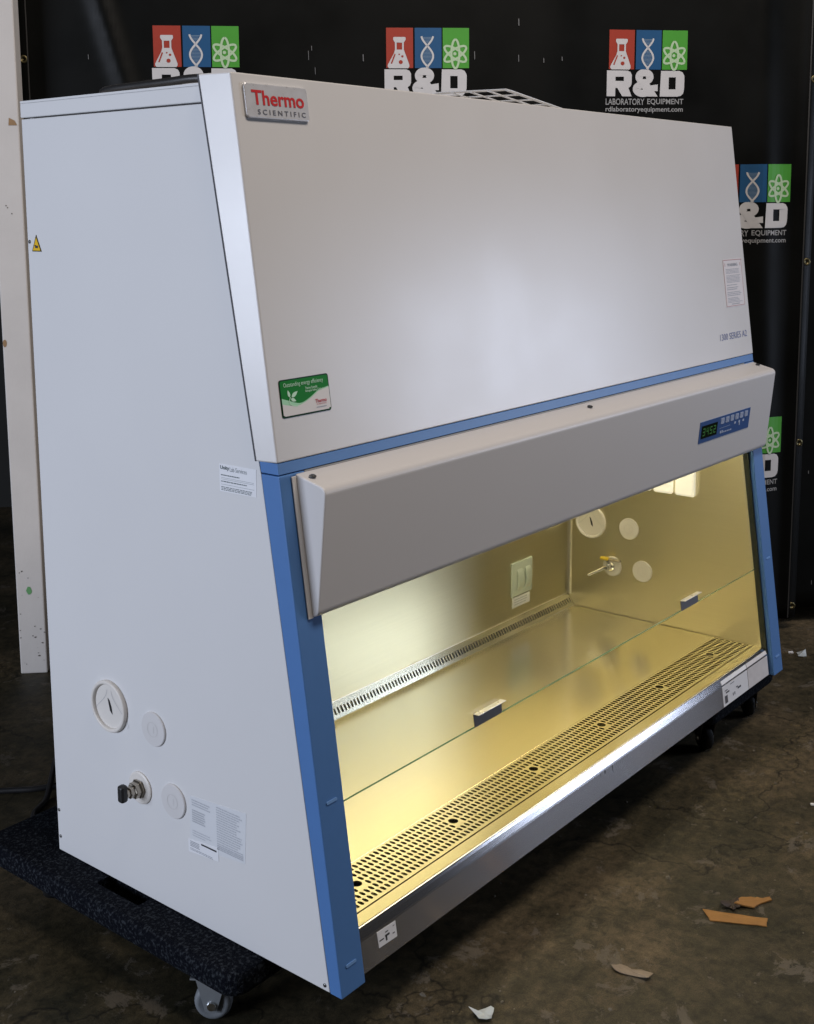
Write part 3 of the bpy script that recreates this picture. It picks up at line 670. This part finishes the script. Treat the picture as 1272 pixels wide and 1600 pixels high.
# ports on the side walls: left outside (facing -x) and right inside (facing -x)
def iris(x, y, z, r, m):
    o = MB().lathe((x, y, z), (-1, 0, 0), [(r, 0), (r, 0.006), (r*0.97, 0.009), (r*0.88, 0.009), (r*0.85, 0.006), (r*0.84, 0.0015)], 40)
    o = o.build('cable_port', m, CB, smooth=False)
    bvl = o.modifiers.new('bevel', 'BEVEL'); bvl.width = 0.001; bvl.segments = 1; bvl.limit_method = 'ANGLE'
    sh = Sheet((x-0.002, y, z), (0, -1, 0), (0, 0, 1))
    b = MB(); sh.poly(b, [(r*0.845*math.cos(k*pi/18), r*0.845*math.sin(k*pi/18)) for k in range(36)], 0.0); b.build('diaphragm', m, o)
    b = MB(); sh.poly(b, [(-r*0.10, r*0.30), (-r*0.03, r*0.02), (r*0.02, -r*0.18), (r*0.16, -r*0.30), (r*0.12, -r*0.05), (r*0.01, r*0.22)], 0.0006); b.build('slit', black_plastic, o)
    b = MB()
    for sx in (-1, 1): sh.stroke(b, [(sx*r*0.12+sx*r*0.45*(1-math.cos(q*pi/10)) , r*0.62*(1-q/5)*1.0) for q in range(0, 11)], r*0.018, 0.0004)
    b.build('crease', mat('crease_grey', (0.45, 0.45, 0.46), 0.5), o)
def plug(x, y, z, r, m):
    o = MB().lathe((x, y, z), (-1, 0, 0), [(r, 0), (r, 0.0028), (r*0.96, 0.0042), (r*0.5, 0.0046)], 36).build('port_plug', m, CB)
    sh = Sheet((x-0.0046, y, z), (0, -1, 0), (0, 0, 1)); b = MB()
    sh.stroke(b, [(r*0.42*math.cos(k*pi/14), r*0.42*math.sin(k*pi/14)) for k in range(29)], r*0.03, 0.0003)
    sh.stroke(b, [(0.1*r, -0.2*r), (0.1*r, 0.18*r)], r*0.03, 0.0003)
    b.build('mould_mark', mat('mould_grey', (0.55, 0.54, 0.53), 0.5), o)
iris(0.0015, 0.595, 0.365, 0.0520, ivory)
plug(0.0015, 0.4655, 0.353, 0.0335, mat('port_grey', (0.62, 0.61, 0.61), 0.45)); plug(0.0015, 0.4155, 0.225, 0.0335, MATS['port_grey'])
# external petcock
MB().lathe((0.0015, 0.512, 0.222), (-1, 0, 0), [(0.032, 0), (0.032, 0.003), (0.029, 0.0045)], 32).build('valve_flange', ivory, CB)
o = MB().lathe((-0.003, 0.512, 0.222), (-1, 0, 0), [(0.018, 0), (0.020, 0.004), (0.0165, 0.008), (0.0165, 0.016), (0.012, 0.018), (0.012, 0.026)], 6).build('valve_body', brass, CB, bevel=0.001)
MB().lathe((-0.028, 0.512, 0.222), (-1, 0, 0), [(0.008, 0), (0.008, 0.008)], 16).build('valve_stem', brass, o)
kb = MB().box((-0.050, 0.504, 0.209), (-0.034, 0.520, 0.243)).build('valve_handle', black_plastic, o, bevel=0.005, segs=3)

# ---- interior: stainless box
XL, XR, ZW, YB = 0.07, 1.83, 0.080, 0.672
ZC = 0.868
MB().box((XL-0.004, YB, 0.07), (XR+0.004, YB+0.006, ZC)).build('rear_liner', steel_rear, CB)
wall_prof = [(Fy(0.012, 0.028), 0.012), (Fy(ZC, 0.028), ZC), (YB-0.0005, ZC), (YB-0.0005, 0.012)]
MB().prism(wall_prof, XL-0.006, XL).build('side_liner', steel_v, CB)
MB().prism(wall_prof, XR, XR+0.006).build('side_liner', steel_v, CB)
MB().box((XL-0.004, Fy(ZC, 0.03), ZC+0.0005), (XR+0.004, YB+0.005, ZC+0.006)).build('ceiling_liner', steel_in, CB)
# coved vertical corner strips
for x, sg in ((XL, 1), (XR, -1)):
    r_ = 0.012; P = [(x+sg*r_*(1-math.cos(a*pi/12)), YB-r_*(1-math.sin(a*pi/12))) for a in range(0, 7)]
    P = [(x+sg*(r_-r_*math.sin(a*pi/12)), YB-(r_-r_*math.cos(a*pi/12))) for a in range(0, 7)]
    V = [(px, py, z) for z in (0.112, ZC) for px, py in P]; n = len(P)
    mesh('corner_cove', V, [(i, i+1, n+i+1, n+i) for i in range(n-1)], mat('polished_cove', (0.80, 0.76, 0.66), 0.38, 1.0), CB, smooth=True)
# work tray
WF = 0.182
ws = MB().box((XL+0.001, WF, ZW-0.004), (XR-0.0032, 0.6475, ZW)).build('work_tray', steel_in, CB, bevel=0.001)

def ring_cell(mb, sh, a0, b0, a1, b1, hole, depth):
    n = len(hole); per = n//4
    n0 = len(mb.V)
    cor = [(a1, b1), (a0, b1), (a0, b0), (a1, b0)]
    V = [sh.at(a, b, 0) for a, b in cor]+[sh.at(a, b, 0) for a, b in hole]+[sh.at(a, b, -depth) for a, b in hole]
    Fc = []
    for c in range(4):
        s0 = c*per
        for k in range(per-1): Fc.append((c, 4+s0+k+1, 4+s0+k)[::-1])
        nx = (c+1) % 4; Fc.append((c, 4+s0+per-1, 4+(nx*per), nx)[::1][::-1])
    for k in range(n): Fc.append((4+k, 4+(k+1) % n, 4+n+(k+1) % n, 4+n+k))
    mb.add(V, Fc)
def slot_hole(ca, cb, hw, hl):
    P = []
    r_ = hw
    for c, (sx, sy) in enumerate(((1, 1), (-1, 1), (-1, -1), (1, -1))):
        for k in range(3):
            a = (c*90+k*45) if True else 0
            x, y = r_*math.cos(math.radians(a)), r_*math.sin(math.radians(a))
            P.append((ca+x, cb+y+sy*(hl-r_)))
    return P
def round_hole(ca, cb, r_, per=5):
    return [(ca+r_*math.cos(math.radians(c*90+k*90/(per-1)*0.98+0.5)), cb+r_*math.sin(math.radians(c*90+k*90/(per-1)*0.98+0.5))) for c in range(4) for k in range(per)]
# front air grille
GSH = Sheet((0, 0, ZW), (1, 0, 0), (0, 1, 0))
g = MB(); px, py = 0.0125, 0.0180
rows = [0.169-py*k for k in range(6)]; x0 = 0.0725; ncol = 140
holes = [0.185+0.3*k for k in range(6)]
for i in range(ncol):
    a0 = x0+px*i; a1 = a0+px
    blk = any(abs((a0+a1)/2-h_) < px*1.01 for h_ in holes)
    for j, yc in enumerate(rows):
        if blk and j in (2, 3): continue
        ring_cell(g, GSH, a0, yc-py/2, a1, yc+py/2, slot_hole((a0+a1)/2, yc, 0.0036, 0.0073), 0.0016)
for h_ in holes:
    ring_cell(g, GSH, h_-px, rows[3]-py/2, h_+px, rows[2]+py/2, round_hole(h_, 0.127, 0.0105), 0.003)
yb0, yb1 = rows[5]-py/2, rows[0]+py/2
GSH.rect(g, x0, yb1, x0+px*ncol, WF-0.0005, 0); GSH.rect(g, x0, 0.0642, x0+px*ncol, yb0, 0)
GSH.rect(g, XL+0.001, 0.0642, x0, WF-0.0005, 0); GSH.rect(g, x0+px*ncol, 0.0642, XR-0.0032, WF-0.0005, 0)
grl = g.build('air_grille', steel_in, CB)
# arm rest, rolled lip and apron
ap_off = 0.012
prof = [(0.0605, ZW-0.010), (0.0605, ZW), (0.0335, ZW), (0.0300, ZW-0.0012), (0.0265, ZW-0.006), (Fy(0.062, ap_off)+0.001, 0.0635), (Fy(0.060, ap_off), 0.060), (Fy(0.004, ap_off), 0.004), (Fy(0.004, ap_off)+0.012, 0.004), (0.034, 0.055), (0.040, ZW-0.010)]
MB().prism([(0.0605, ZW-0.010), (0.0605, ZW), (0.0335, ZW), (0.0335, ZW-0.010)], FR+0.0005, XR+0.0045).build('arm_rest', steel_in, CB)
prof = [(0.0332, ZW-0.0004)]+prof[3:-1]+[(0.0332, 0.062)]
ap = MB().prism(prof, FR+0.0005, XR+0.0045).build('front_apron', steel_ap, CB, bevel=0.0008)
# apron labels
AS = Sheet((0, Fy(0, ap_off), 0), (1, 0, 0), (0, t, 1))
lb = AS.slab('apron_label', [(0.1165, 0.0300), (0.1665, 0.0285), (0.1660, 0.0575), (0.1150, 0.0590)], 0.0005, paper_m, ap)
b = MB()
for (a0, b0, a1, b1) in ((0.122, 0.032, 0.134, 0.035), (0.139, 0.044, 0.147, 0.0465), (0.138, 0.034, 0.150, 0.039), (0.139, 0.024, 0.143, 0.036), (0.158, 0.029, 0.164, 0.0315), (0.160, 0.047, 0.165, 0.0485)): AS.rect(b, a0-0.003, 0.030+(b0-0.0175)*0.72, a1-0.003, 0.030+(b1-0.0175)*0.72, 0.0009)
b.build('label_print', ink, ap)
for (a0, a1, mm) in ((1.532, 1.690, paper_m), (1.693, 1.827, mat('label_paper_worn', (0.62, 0.60, 0.60), 0.5, var=0.12, vscale=50))):
    AS.slab('apron_label', [(a0, 0.0055), (a1, 0.0055), (a1, 0.0595), (a0, 0.0595)], 0.0005, mm, ap)
    CS = Sheet((0, Fy(0.062, ap_off)+0.0005, 0.0638), (1, 0, 0), (0, 0.0265-Fy(0.062, ap_off)-0.001, ZW-0.006-0.0635))
    o = CS.slab('apron_label', [(a0, 0.0), (a1, 0.0), (a1, 0.0105), (a0, 0.0105)], 0.0006, mm, ap)
b = MB(); AS.rect(b, 1.541, 0.012, 1.558, 0.032, 0.0009)
for (a0, b0, a1, b1) in ((1.636, 0.044, 1.648, 0.0465), (1.640, 0.037, 1.655, 0.041), (1.668, 0.019, 1.671, 0.027), (1.675, 0.019, 1.678, 0.027), (1.690, 0.028, 1.705, 0.033), (1.66, 0.053, 1.678, 0.0545), (1.684, 0.034, 1.692, 0.037)): AS.rect(b, 1.532+(a0-1.628)*1.45, b0, 1.532+(a1-1.628)*1.45, b1, 0.0009)
b.build('label_print', mat('faded_ink', (0.07, 0.07, 0.08), 0.6), ap)
b = MB(); random.seed(31)
for k in range(16):
    a = 0.86+random.random()*0.16; l = random.uniform(0.006, 0.022); wd = random.uniform(0.0006, 0.0022)
    AS.poly(b, [(a, 0.0600), (a+wd, 0.0600), (a+wd*0.4, 0.060-l)][::-1], 0.0006)
o = b.build('drip_mark', mat('drip_grime', (0.10, 0.095, 0.10), 0.6), ap); o['kind'] = 'stuff'
# sloping rear slot strip
RS0 = Vector((0, 0.6478, ZW+0.0005)); RS1 = Vector((0, YB-0.0008, 0.116)); RL = (RS1-RS0).length
RSH = Sheet(RS0, (1, 0, 0), RS1-RS0)
g = MB(); n = 140
for i in range(n):
    a0 = x0+px*i; a1 = a0+px
    ring_cell(g, RSH, a0, 0.006, a1, 0.034, slot_hole((a0+a1)/2, 0.0185, 0.0034, 0.0090), 0.0016)
RSH.rect(g, x0, 0, x0+px*n, 0.006, 0); RSH.rect(g, x0, 0.034, x0+px*n, RL, 0); RSH.rect(g, XL+0.001, 0, x0, RL, 0); RSH.rect(g, x0+px*n, 0, XR-0.001, RL, 0)
g.build('rear_slot_strip', steel_in, CB)
# polished bead along the top of the strip
MB().tube([(XL+0.002, YB-0.0012, 0.1165), (XR-0.002, YB-0.0012, 0.1165)], 0.0016, 8).build('strip_bead', MATS['polished_cove'], CB)

# sash
GO = 0.020
zg0, zg1 = 0.304, 0.865
gx0, gx1 = 0.0705, 1.8295
sg = MB().prism([(Fy(zg0, GO), zg0), (Fy(zg1, GO), zg1), (Fy(zg1, GO)+0.005, zg1), (Fy(zg0, GO)+0.005, zg0)], gx0, gx1).build('sash_window', glass_m, CB)
MB().prism([(Fy(zg0, GO)+0.0003, zg0-0.0005), (Fy(zg0, GO)+0.0003, zg0-0.0001), (Fy(zg0, GO)+0.0047, zg0-0.0001), (Fy(zg0, GO)+0.0047, zg0-0.0005)], gx0, gx1).build('glass_edge', edge_m, sg)
for xa in (0.466, 1.362):
    zt_ = 0.3300; th_ = 0.0016
    prof = [(Fy(zg0+0.001, GO)-0.0006, zg0+0.001), (Fy(zt_, GO)-0.0006, zt_), (Fy(zt_, GO)-0.0022, zt_), (Fy(zg0+0.001, GO)-0.0022, zg0+0.001)]
    hd = MB().prism(prof, xa, xa+0.095).build('sash_handle', mat('shaded_plate_steel', (0.20, 0.195, 0.20), 0.4, 0.8, rvar=0.05, vscale=80), CB)  # same steel darkened, the plate's shade is put into its colour
    prof = [(Fy(zt_, GO)-0.0006, zt_+0.0003), (Fy(zt_, GO)-0.0006, zt_+0.0020), (Fy(zt_, GO)-0.0150, zt_+0.0034), (Fy(zt_, GO)-0.0152, zt_+0.0018)]
    MB().prism(prof, xa, xa+0.095).build('handle_lip', lit_lip_steel, hd, bevel=0.0003)
# sash tracks beside the frame posts
tp = [(Fy(0.012, 0.0125), 0.012), (Fy(0.868, 0.0125), 0.868), (Fy(0.868, 0.0275), 0.868), (Fy(0.012, 0.0275), 0.012)]
MB().prism(tp, XR+0.0008, W-FR-0.0004).build('sash_track', gasket, CB)
MB().prism(tp, FR+0.0004, XL-0.0008).build('sash_track', gasket, CB)

# lamps, sockets
for y, z in ((0.235, 0.800), (0.330, 0.805)):
    o = MB().tube([(XL+0.05, y, z), (XR-0.05, y, z)], 0.013, 10).build('lamp_tube', tube_m, CB)
    for xa, xb in ((XL+0.001, XL+0.05), (XR-0.05, XR-0.001)):
        MB().tube([(xa, y, z), (xb, y, z)], 0.016, 12).build('lamp_cap', chrome, o)
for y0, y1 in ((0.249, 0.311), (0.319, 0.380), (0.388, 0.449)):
    MB().box((XR-0.018, y0, 0.484), (XR-0.0005, y1, 0.562)).build('lamp_socket', socket_m, CB, bevel=0.008, segs=3)  # lampholder blocks, not lamps; their glow is added in the material
# right inner wall fittings
iris(XR, 0.594, 0.357, 0.052, ivory)
plug(XR, 0.463, 0.355, 0.0325, ivory); plug(XR, 0.415, 0.231, 0.0325, ivory)
MB().lathe((XR, 0.517, 0.229), (-1, 0, 0), [(0.031, 0), (0.031, 0.003), (0.028, 0.0045)], 32).build('valve_flange', ivory, CB)
o = MB().lathe((XR-0.004, 0.520, 0.229), (-1, 0, 0), [(0.014, 0), (0.014, 0.006), (0.009, 0.008), (0.009, 0.022)], 20).build('valve_body', chrome, CB, smooth=False)
MB().tube([(XR-0.016, 0.520, 0.229), (XR-0.028, 0.532, 0.226), (XR-0.045, 0.556, 0.212), (XR-0.055, 0.570, 0.204)], [0.007, 0.006, 0.005, 0.0042], 10).build('hose_barb', chrome, o)
MB().tube([(XR-0.014, 0.520, 0.235), (XR-0.016, 0.530, 0.252)], 0.005, 10).build('valve_stem', chrome, o)
MB().box((XR-0.024, 0.480, 0.2505), (XR-0.012, 0.520, 0.2570)).build('valve_lever', brass, o, bevel=0.002)
MB().box((XR-0.026, 0.520, 0.2500), (XR-0.010, 0.548, 0.2590)).build('lever_sleeve', mat('yellow_plastic', (0.70, 0.50, 0.02), 0.4), o, bevel=0.003)
# duplex outlet with weather covers on the rear wall
o = MB().box((1.503, YB-0.006, 0.181), (1.612, YB-0.0005, 0.284)).build('outlet_plate', outlet_m, CB, bevel=0.002)
for xa in (1.5280, 1.5700):
    c = MB(); n = 8
    prof = [(YB-0.0062-0.009*math.sin(pi*k/n)**0.7, 0.196+0.066*k/n) for k in range(n+1)]
    c.prism(prof, xa, xa+0.029).build('outlet_flap', outlet_m, o, bevel=0.002)
ol = MB().box((1.513, YB-0.003, 0.146), (1.603, YB-0.0005, 0.178)).build('outlet_label', paper_m, CB)
OS = Sheet((0, YB-0.003, 0), (1, 0, 0), (0, 0, 1)); b = MB(); lines(OS, b, 1.520, 0.151, 1.596, 0.173, 3, 0.0006, 0.4, 0.2); b.build('label_print', ink_faint, ol)

# exhaust guard on the roof: a loose egg-crate grid, tilted
EO = Vector((0.955, 0.322, 1.5745)); er = Vector((0.19, 0.0, -0.0235)); el = Vector((0.05, 0.30, 0.012))
ex, ey = er.normalized(), el.normalized(); en = ex.cross(ey).normalized()
gd = bpy.data.objects.new('exhaust_guard', None)
def bar(p, d, l, wd, name, parent):
    s_ = en.cross(d).normalized()*wd/2; hh = en*0.0008
    V = [p-s_-hh, p+s_-hh, p+d*l+s_-hh, p+d*l-s_-hh, p-s_+hh, p+s_+hh, p+d*l+s_+hh, p+d*l-s_+hh]
    return mesh(name, V, [(0, 3, 2, 1), (4, 5, 6, 7), (0, 1, 5, 4), (1, 2, 6, 5), (2, 3, 7, 6), (3, 0, 4, 7)], white, parent)
GA, GB = 0.42, 0.24
root = bar(EO, ex, GA, 0.016, 'exhaust_guard', CB)
for k in range(1, 5): bar(EO+ey*(GB*k/4)+en*0.0002*k, ex, GA, 0.016 if k == 4 else 0.010, 'guard_bar', root)
for k in range(0, 8): bar(EO+ex*(GA*k/7)+en*0.0018, ey, GB, 0.016 if k in (0, 7) else 0.010, 'guard_bar', root)
MB().box((0.90, 0.36, 1.5082), (1.45, 0.68, 1.528)).build('exhaust_collar', white, CB, bevel=0.003)

# ------------------------------------------------------------------ carpeted dollies
def dolly(name, x0, x1, y0, y1, label, slot_side, group, casters):
    th = thing(name, label, 'dolly', ((x0+x1)/2, (y0+y1)/2, FZ), group)
    zt_, zb_ = -0.0015, -0.050
    # deck with a hand slot: two layers of ring around the slot
    sx0, sx1, sy0, sy1 = slot_side
    sh = Sheet((0, 0, 0), (1, 0, 0), (0, 1, 0))
    outer = rrect(x0, y0, x1, y1, 0.035, 5); n = len(outer)
    hole = rrect(sx0, sy0, sx1, sy1, 0.006, 5)
    V = []; Fc = []
    R_ = 0.012
    rings = []
    def inset(P, d):
        cx_, cy_ = (x0+x1)/2, (y0+y1)/2
        return [(cx_+(px_-cx_)*(1-2*d/(x1-x0)), cy_+(py_-cy_)*(1-2*d/(y1-y0))) for px_, py_ in P]
    lay = [(hole, zb_), (inset(outer, R_), zb_), (inset(outer, 0.004), zb_+0.004), (outer, zb_+R_), (outer, zt_-R_), (inset(outer, 0.0035), zt_-0.0035), (inset(outer, R_), zt_), (hole, zt_)]
    for P, z in lay: rings.append(len(V)); V += [(a, b_, z) for a, b_ in P]
    for k in range(len(lay)):
        a = rings[k]; c = rings[(k+1) % len(lay)]
        for i in range(n): Fc.append((a+i, a+(i+1) % n, c+(i+1) % n, c+i))
    deck = mesh('carpet_deck', V, Fc, carpet_m, th)
    for (cx_, cy_, ang, mm) in casters:
        ca, sa_ = math.cos(ang), math.sin(ang); wr = 0.0345; wz = FZ+wr
        T = lambda a, b_, z: (cx_+a*ca-b_*sa_, cy_+a*sa_+b_*ca, z)
        m_ = MB()
        for s_ in (-1, 1):
            P = [(-0.030, zb_), (0.030, zb_), (0.012, wz-0.012), (-0.008, wz-0.014)]
            Va = [T(a, s_*0.0175, z) for a, z in P]+[T(a, s_*0.0205, z) for a, z in P]
            m_.add(Va, [(0, 1, 2, 3), (7, 6, 5, 4), (0, 4, 5, 1), (1, 5, 6, 2), (2, 6, 7, 3), (3, 7, 4, 0)])
        Va = [T(a, b_, z) for z in (zb_-0.004, zb_-0.0005) for a, b_ in ((-0.036, -0.03), (0.036, -0.03), (0.036, 0.03), (-0.036, 0.03))]
        m_.add(Va, [(3, 2, 1, 0), (4, 5, 6, 7), (0, 1, 5, 4), (1, 2, 6, 5), (2, 3, 7, 6), (3, 0, 4, 7)])
        cs = m_.build('caster', mat('zinc_plate', (0.42, 0.46, 0.50), 0.4, 0.7) if mm is rubber else mat('shaded_zinc', (0.03, 0.03, 0.03), 0.5), th)  # second plate is a darkened copy, shadow put into its colour
        ax = Vector((-sa_, ca, 0)); c = Vector((cx_, cy_, wz))
        MB().lathe(c-ax*0.014, ax, [(0.020, 0.002), (0.024, 0.0), (0.028, 0.0), (0.0325, 0.003), (wr, 0.008), (wr, 0.020), (0.0325, 0.025), (0.028, 0.028), (0.024, 0.028), (0.020, 0.026)], 32).build('wheel', mm, cs, smooth=True)
        MB().lathe(c-ax*0.0245, ax, [(0.008, 0), (0.009, 0.003), (0.009, 0.046), (0.008, 0.049)], 12).build('axle', chrome, cs)
    return th
dolly('furniture_dolly', -0.075, 0.40, 0.185, 0.965, 'dark speckled carpeted dolly with grey caster under the left end', (-0.030, 0.012, 0.495, 0.625), 'dollies under the cabinet',
      ((-0.026, 0.292, 2.2, rubber), (0.335, 0.255, 0.3, rubber), (0.03, 0.86, 0.6, dark_rubber), (0.335, 0.915, 0.5, rubber)))
dolly('furniture_dolly', 1.50, 1.93, 0.03, 0.80, 'dark carpeted dolly with black casters under the right end', (1.66, 1.78, 0.10, 0.14), 'dollies under the cabinet',
      ((1.575, 0.085, 0.9, dark_rubber), (1.865, 0.085, 0.6, dark_rubber), (1.575, 0.735, 0.2, dark_rubber), (1.865, 0.735, 0.5, dark_rubber)))

# ------------------------------------------------------------------ cords
c = MB().tube(catmull([(-0.35, 1.75, FZ+0.007), (0.0, 1.58, FZ+0.007), (0.226, 1.363, FZ+0.007), (0.318, 1.285, FZ+0.007), (0.50, 1.22, FZ+0.007), (0.80, 1.05, FZ+0.007)], 10), 0.0075, 10).build('floor_cord', black_plastic, smooth=True)
tag(c, 'black cord running straight across the floor behind the cabinet', 'cord')
c = MB().tube(catmull([(0.52, 1.45, FZ+0.009), (0.42, 1.39, FZ+0.022), (0.33, 1.29, FZ+0.024), (0.27, 1.23, FZ+0.008), (0.20, 1.18, FZ+0.008), (0.16, 1.06, FZ+0.008), (0.22, 1.0, FZ+0.008)], 10), 0.0075, 10).build('coiled_cord', black_plastic, smooth=True)
tag(c, 'black cord curving down to the floor at the rear left corner of the cabinet', 'cord')
c = MB().tube(catmull([(0.10, 0.66, 1.527), (0.055, 0.60, 1.531), (0.05, 0.50, 1.533), (0.05, 0.42, 1.534), (0.055, 0.36, 1.536), (0.07, 0.315, 1.534), (0.10, 0.295, 1.525), (0.15, 0.30, 1.517), (0.20, 0.33, 1.516), (0.24, 0.42, 1.516)], 10), 0.0075, 10).build('roof_cord', black_plastic, smooth=True)
tag(c, 'black power cord lying on the roof of the cabinet at its left end', 'cord')

# ------------------------------------------------------------------ litter on the floor
def flake(name, pts, th_, m, label, cat, curl=0.0, group=None):
    n = len(pts); cx_ = sum(p[0] for p in pts)/n; cy_ = sum(p[1] for p in pts)/n
    R2 = max((p[0]-cx_)**2+(p[1]-cy_)**2 for p in pts)
    h = lambda p: FZ+0.001+curl*((p[0]-cx_)**2+(p[1]-cy_)**2)/R2*(0.5+0.5*math.sin(37*p[0]+23*p[1]))
    V = [(p[0], p[1], h(p)) for p in pts]+[(cx_, cy_, FZ+0.001+curl*0.25)]+[(p[0], p[1], h(p)+th_) for p in pts]+[(cx_, cy_, FZ+0.001+th_+curl*0.25)]
    Fc = [(i, n, (i+1) % n) for i in range(n)]+[(n+1+i, n+1+(i+1) % n, 2*n+1) for i in range(n)]+[(i, (i+1) % n, n+1+(i+1) % n, n+1+i) for i in range(n)]
    return tag(mesh(name, V, Fc, m), label, cat, group)
def rag(P, k=4, j=0.002):
    out = []
    for i in range(len(P)):
        a, b_ = P[i], P[(i+1) % len(P)]
        for q_ in range(k):
            s_ = q_/k; out.append((a[0]+(b_[0]-a[0])*s_+random.uniform(-j, j), a[1]+(b_[1]-a[1])*s_+random.uniform(-j, j)))
    return out
random.seed(21)
flake('tape_strip', rag([(0.846, -0.256), (0.899, -0.373), (0.872, -0.383), (0.820, -0.283)], 6, 0.0015), 0.002, tape_m, 'straight orange tape strip lying on the floor', 'tape', 0.004)
flake('torn_tape', rag([(0.900, -0.302), (0.938, -0.300), (0.958, -0.322), (0.963, -0.338), (0.977, -0.347), (0.968, -0.354), (0.945, -0.343), (0.915, -0.338)], 3, 0.002), 0.003, tape_m, 'torn orange tape piece with a pointed end on the floor', 'tape', 0.009)
flake('dark_leaf', rag([(0.885, -0.275), (0.902, -0.283), (0.915, -0.290), (0.925, -0.299), (0.912, -0.306), (0.906, -0.316), (0.893, -0.309), (0.878, -0.310), (0.886, -0.295), (0.872, -0.288)], 2, 0.003), 0.001, leaf_dk, 'small dark crumpled leaf touching the torn orange tape', 'leaf', 0.016)
flake('dry_leaf', rag([(0.556, -0.203), (0.572, -0.213), (0.574, -0.236), (0.583, -0.254), (0.575, -0.281), (0.560, -0.279), (0.557, -0.256), (0.549, -0.236), (0.548, -0.216)], 2, 0.002), 0.0012, leaf_m, 'pale dry curled leaf on the floor in front of the cabinet', 'leaf', 0.010)
flake('paper_scrap', rag([(0.272, -0.068), (0.284, -0.078), (0.306, -0.092), (0.296, -0.104), (0.276, -0.116), (0.262, -0.100)], 2, 0.003), 0.001, scrap_m, 'crumpled white and blue paper scrap at the bottom edge', 'paper', 0.014)
flake('plastic_bit', rag([(2.400, 0.140), (2.425, 0.122), (2.452, 0.142), (2.428, 0.160)], 2, 0.003), 0.002, scrap_m, 'translucent plastic bit on the floor right of the blue post', 'litter', 0.030)
flake('white_crumb', rag([(2.412, 0.180), (2.420, 0.166), (2.428, 0.172), (2.420, 0.184)], 1, 0.001), 0.004, paper_m, 'small white crumb on the floor nearest the blue post', 'litter', 0.004)
flake('white_chip', rag([(1.438, -0.260), (1.446, -0.268), (1.440, -0.275), (1.430, -0.268)], 2, 0.002), 0.003, paper_m, 'white chip on the floor at the right edge', 'litter', 0.004)
b = MB()
for k in range(300):
    x = random.uniform(-0.5, 2.6); y = random.uniform(-0.95, -0.02) if random.random() < 0.75 else random.uniform(-0.2, 0.4)
    if random.random() < 0.15: x = random.uniform(-0.9, 0.3); y = random.uniform(0.2, 2.2)
    r_ = random.uniform(0.0012, 0.0045)*(1 if random.random() < 0.9 else 1.9); n = 5; a0 = random.random()*6
    P = [(x+r_*random.uniform(.5, 1.4)*math.cos(a0+i*2*pi/n), y+r_*random.uniform(.5, 1.4)*math.sin(a0+i*2*pi/n)) for i in range(n)]
    V = [(p[0], p[1], FZ) for p in P]+[(p[0]*0.7+x*0.3, p[1]*0.7+y*0.3, FZ+r_*0.5) for p in P]
    b.add(V, [tuple(range(n, 2*n))]+[(i, (i+1) % n, n+(i+1) % n, n+i) for i in range(n)])
o = b.build('floor_grit', mat('grit', (0.12, 0.105, 0.08), 0.85, var=0.6, vscale=60)); o['kind'] = 'stuff'; o['label'] = 'pale grit and paint crumbs scattered over the dark concrete floor'; o['category'] = 'grit'

for o in bpy.data.objects:
    if '_base' in o: del o['_base']
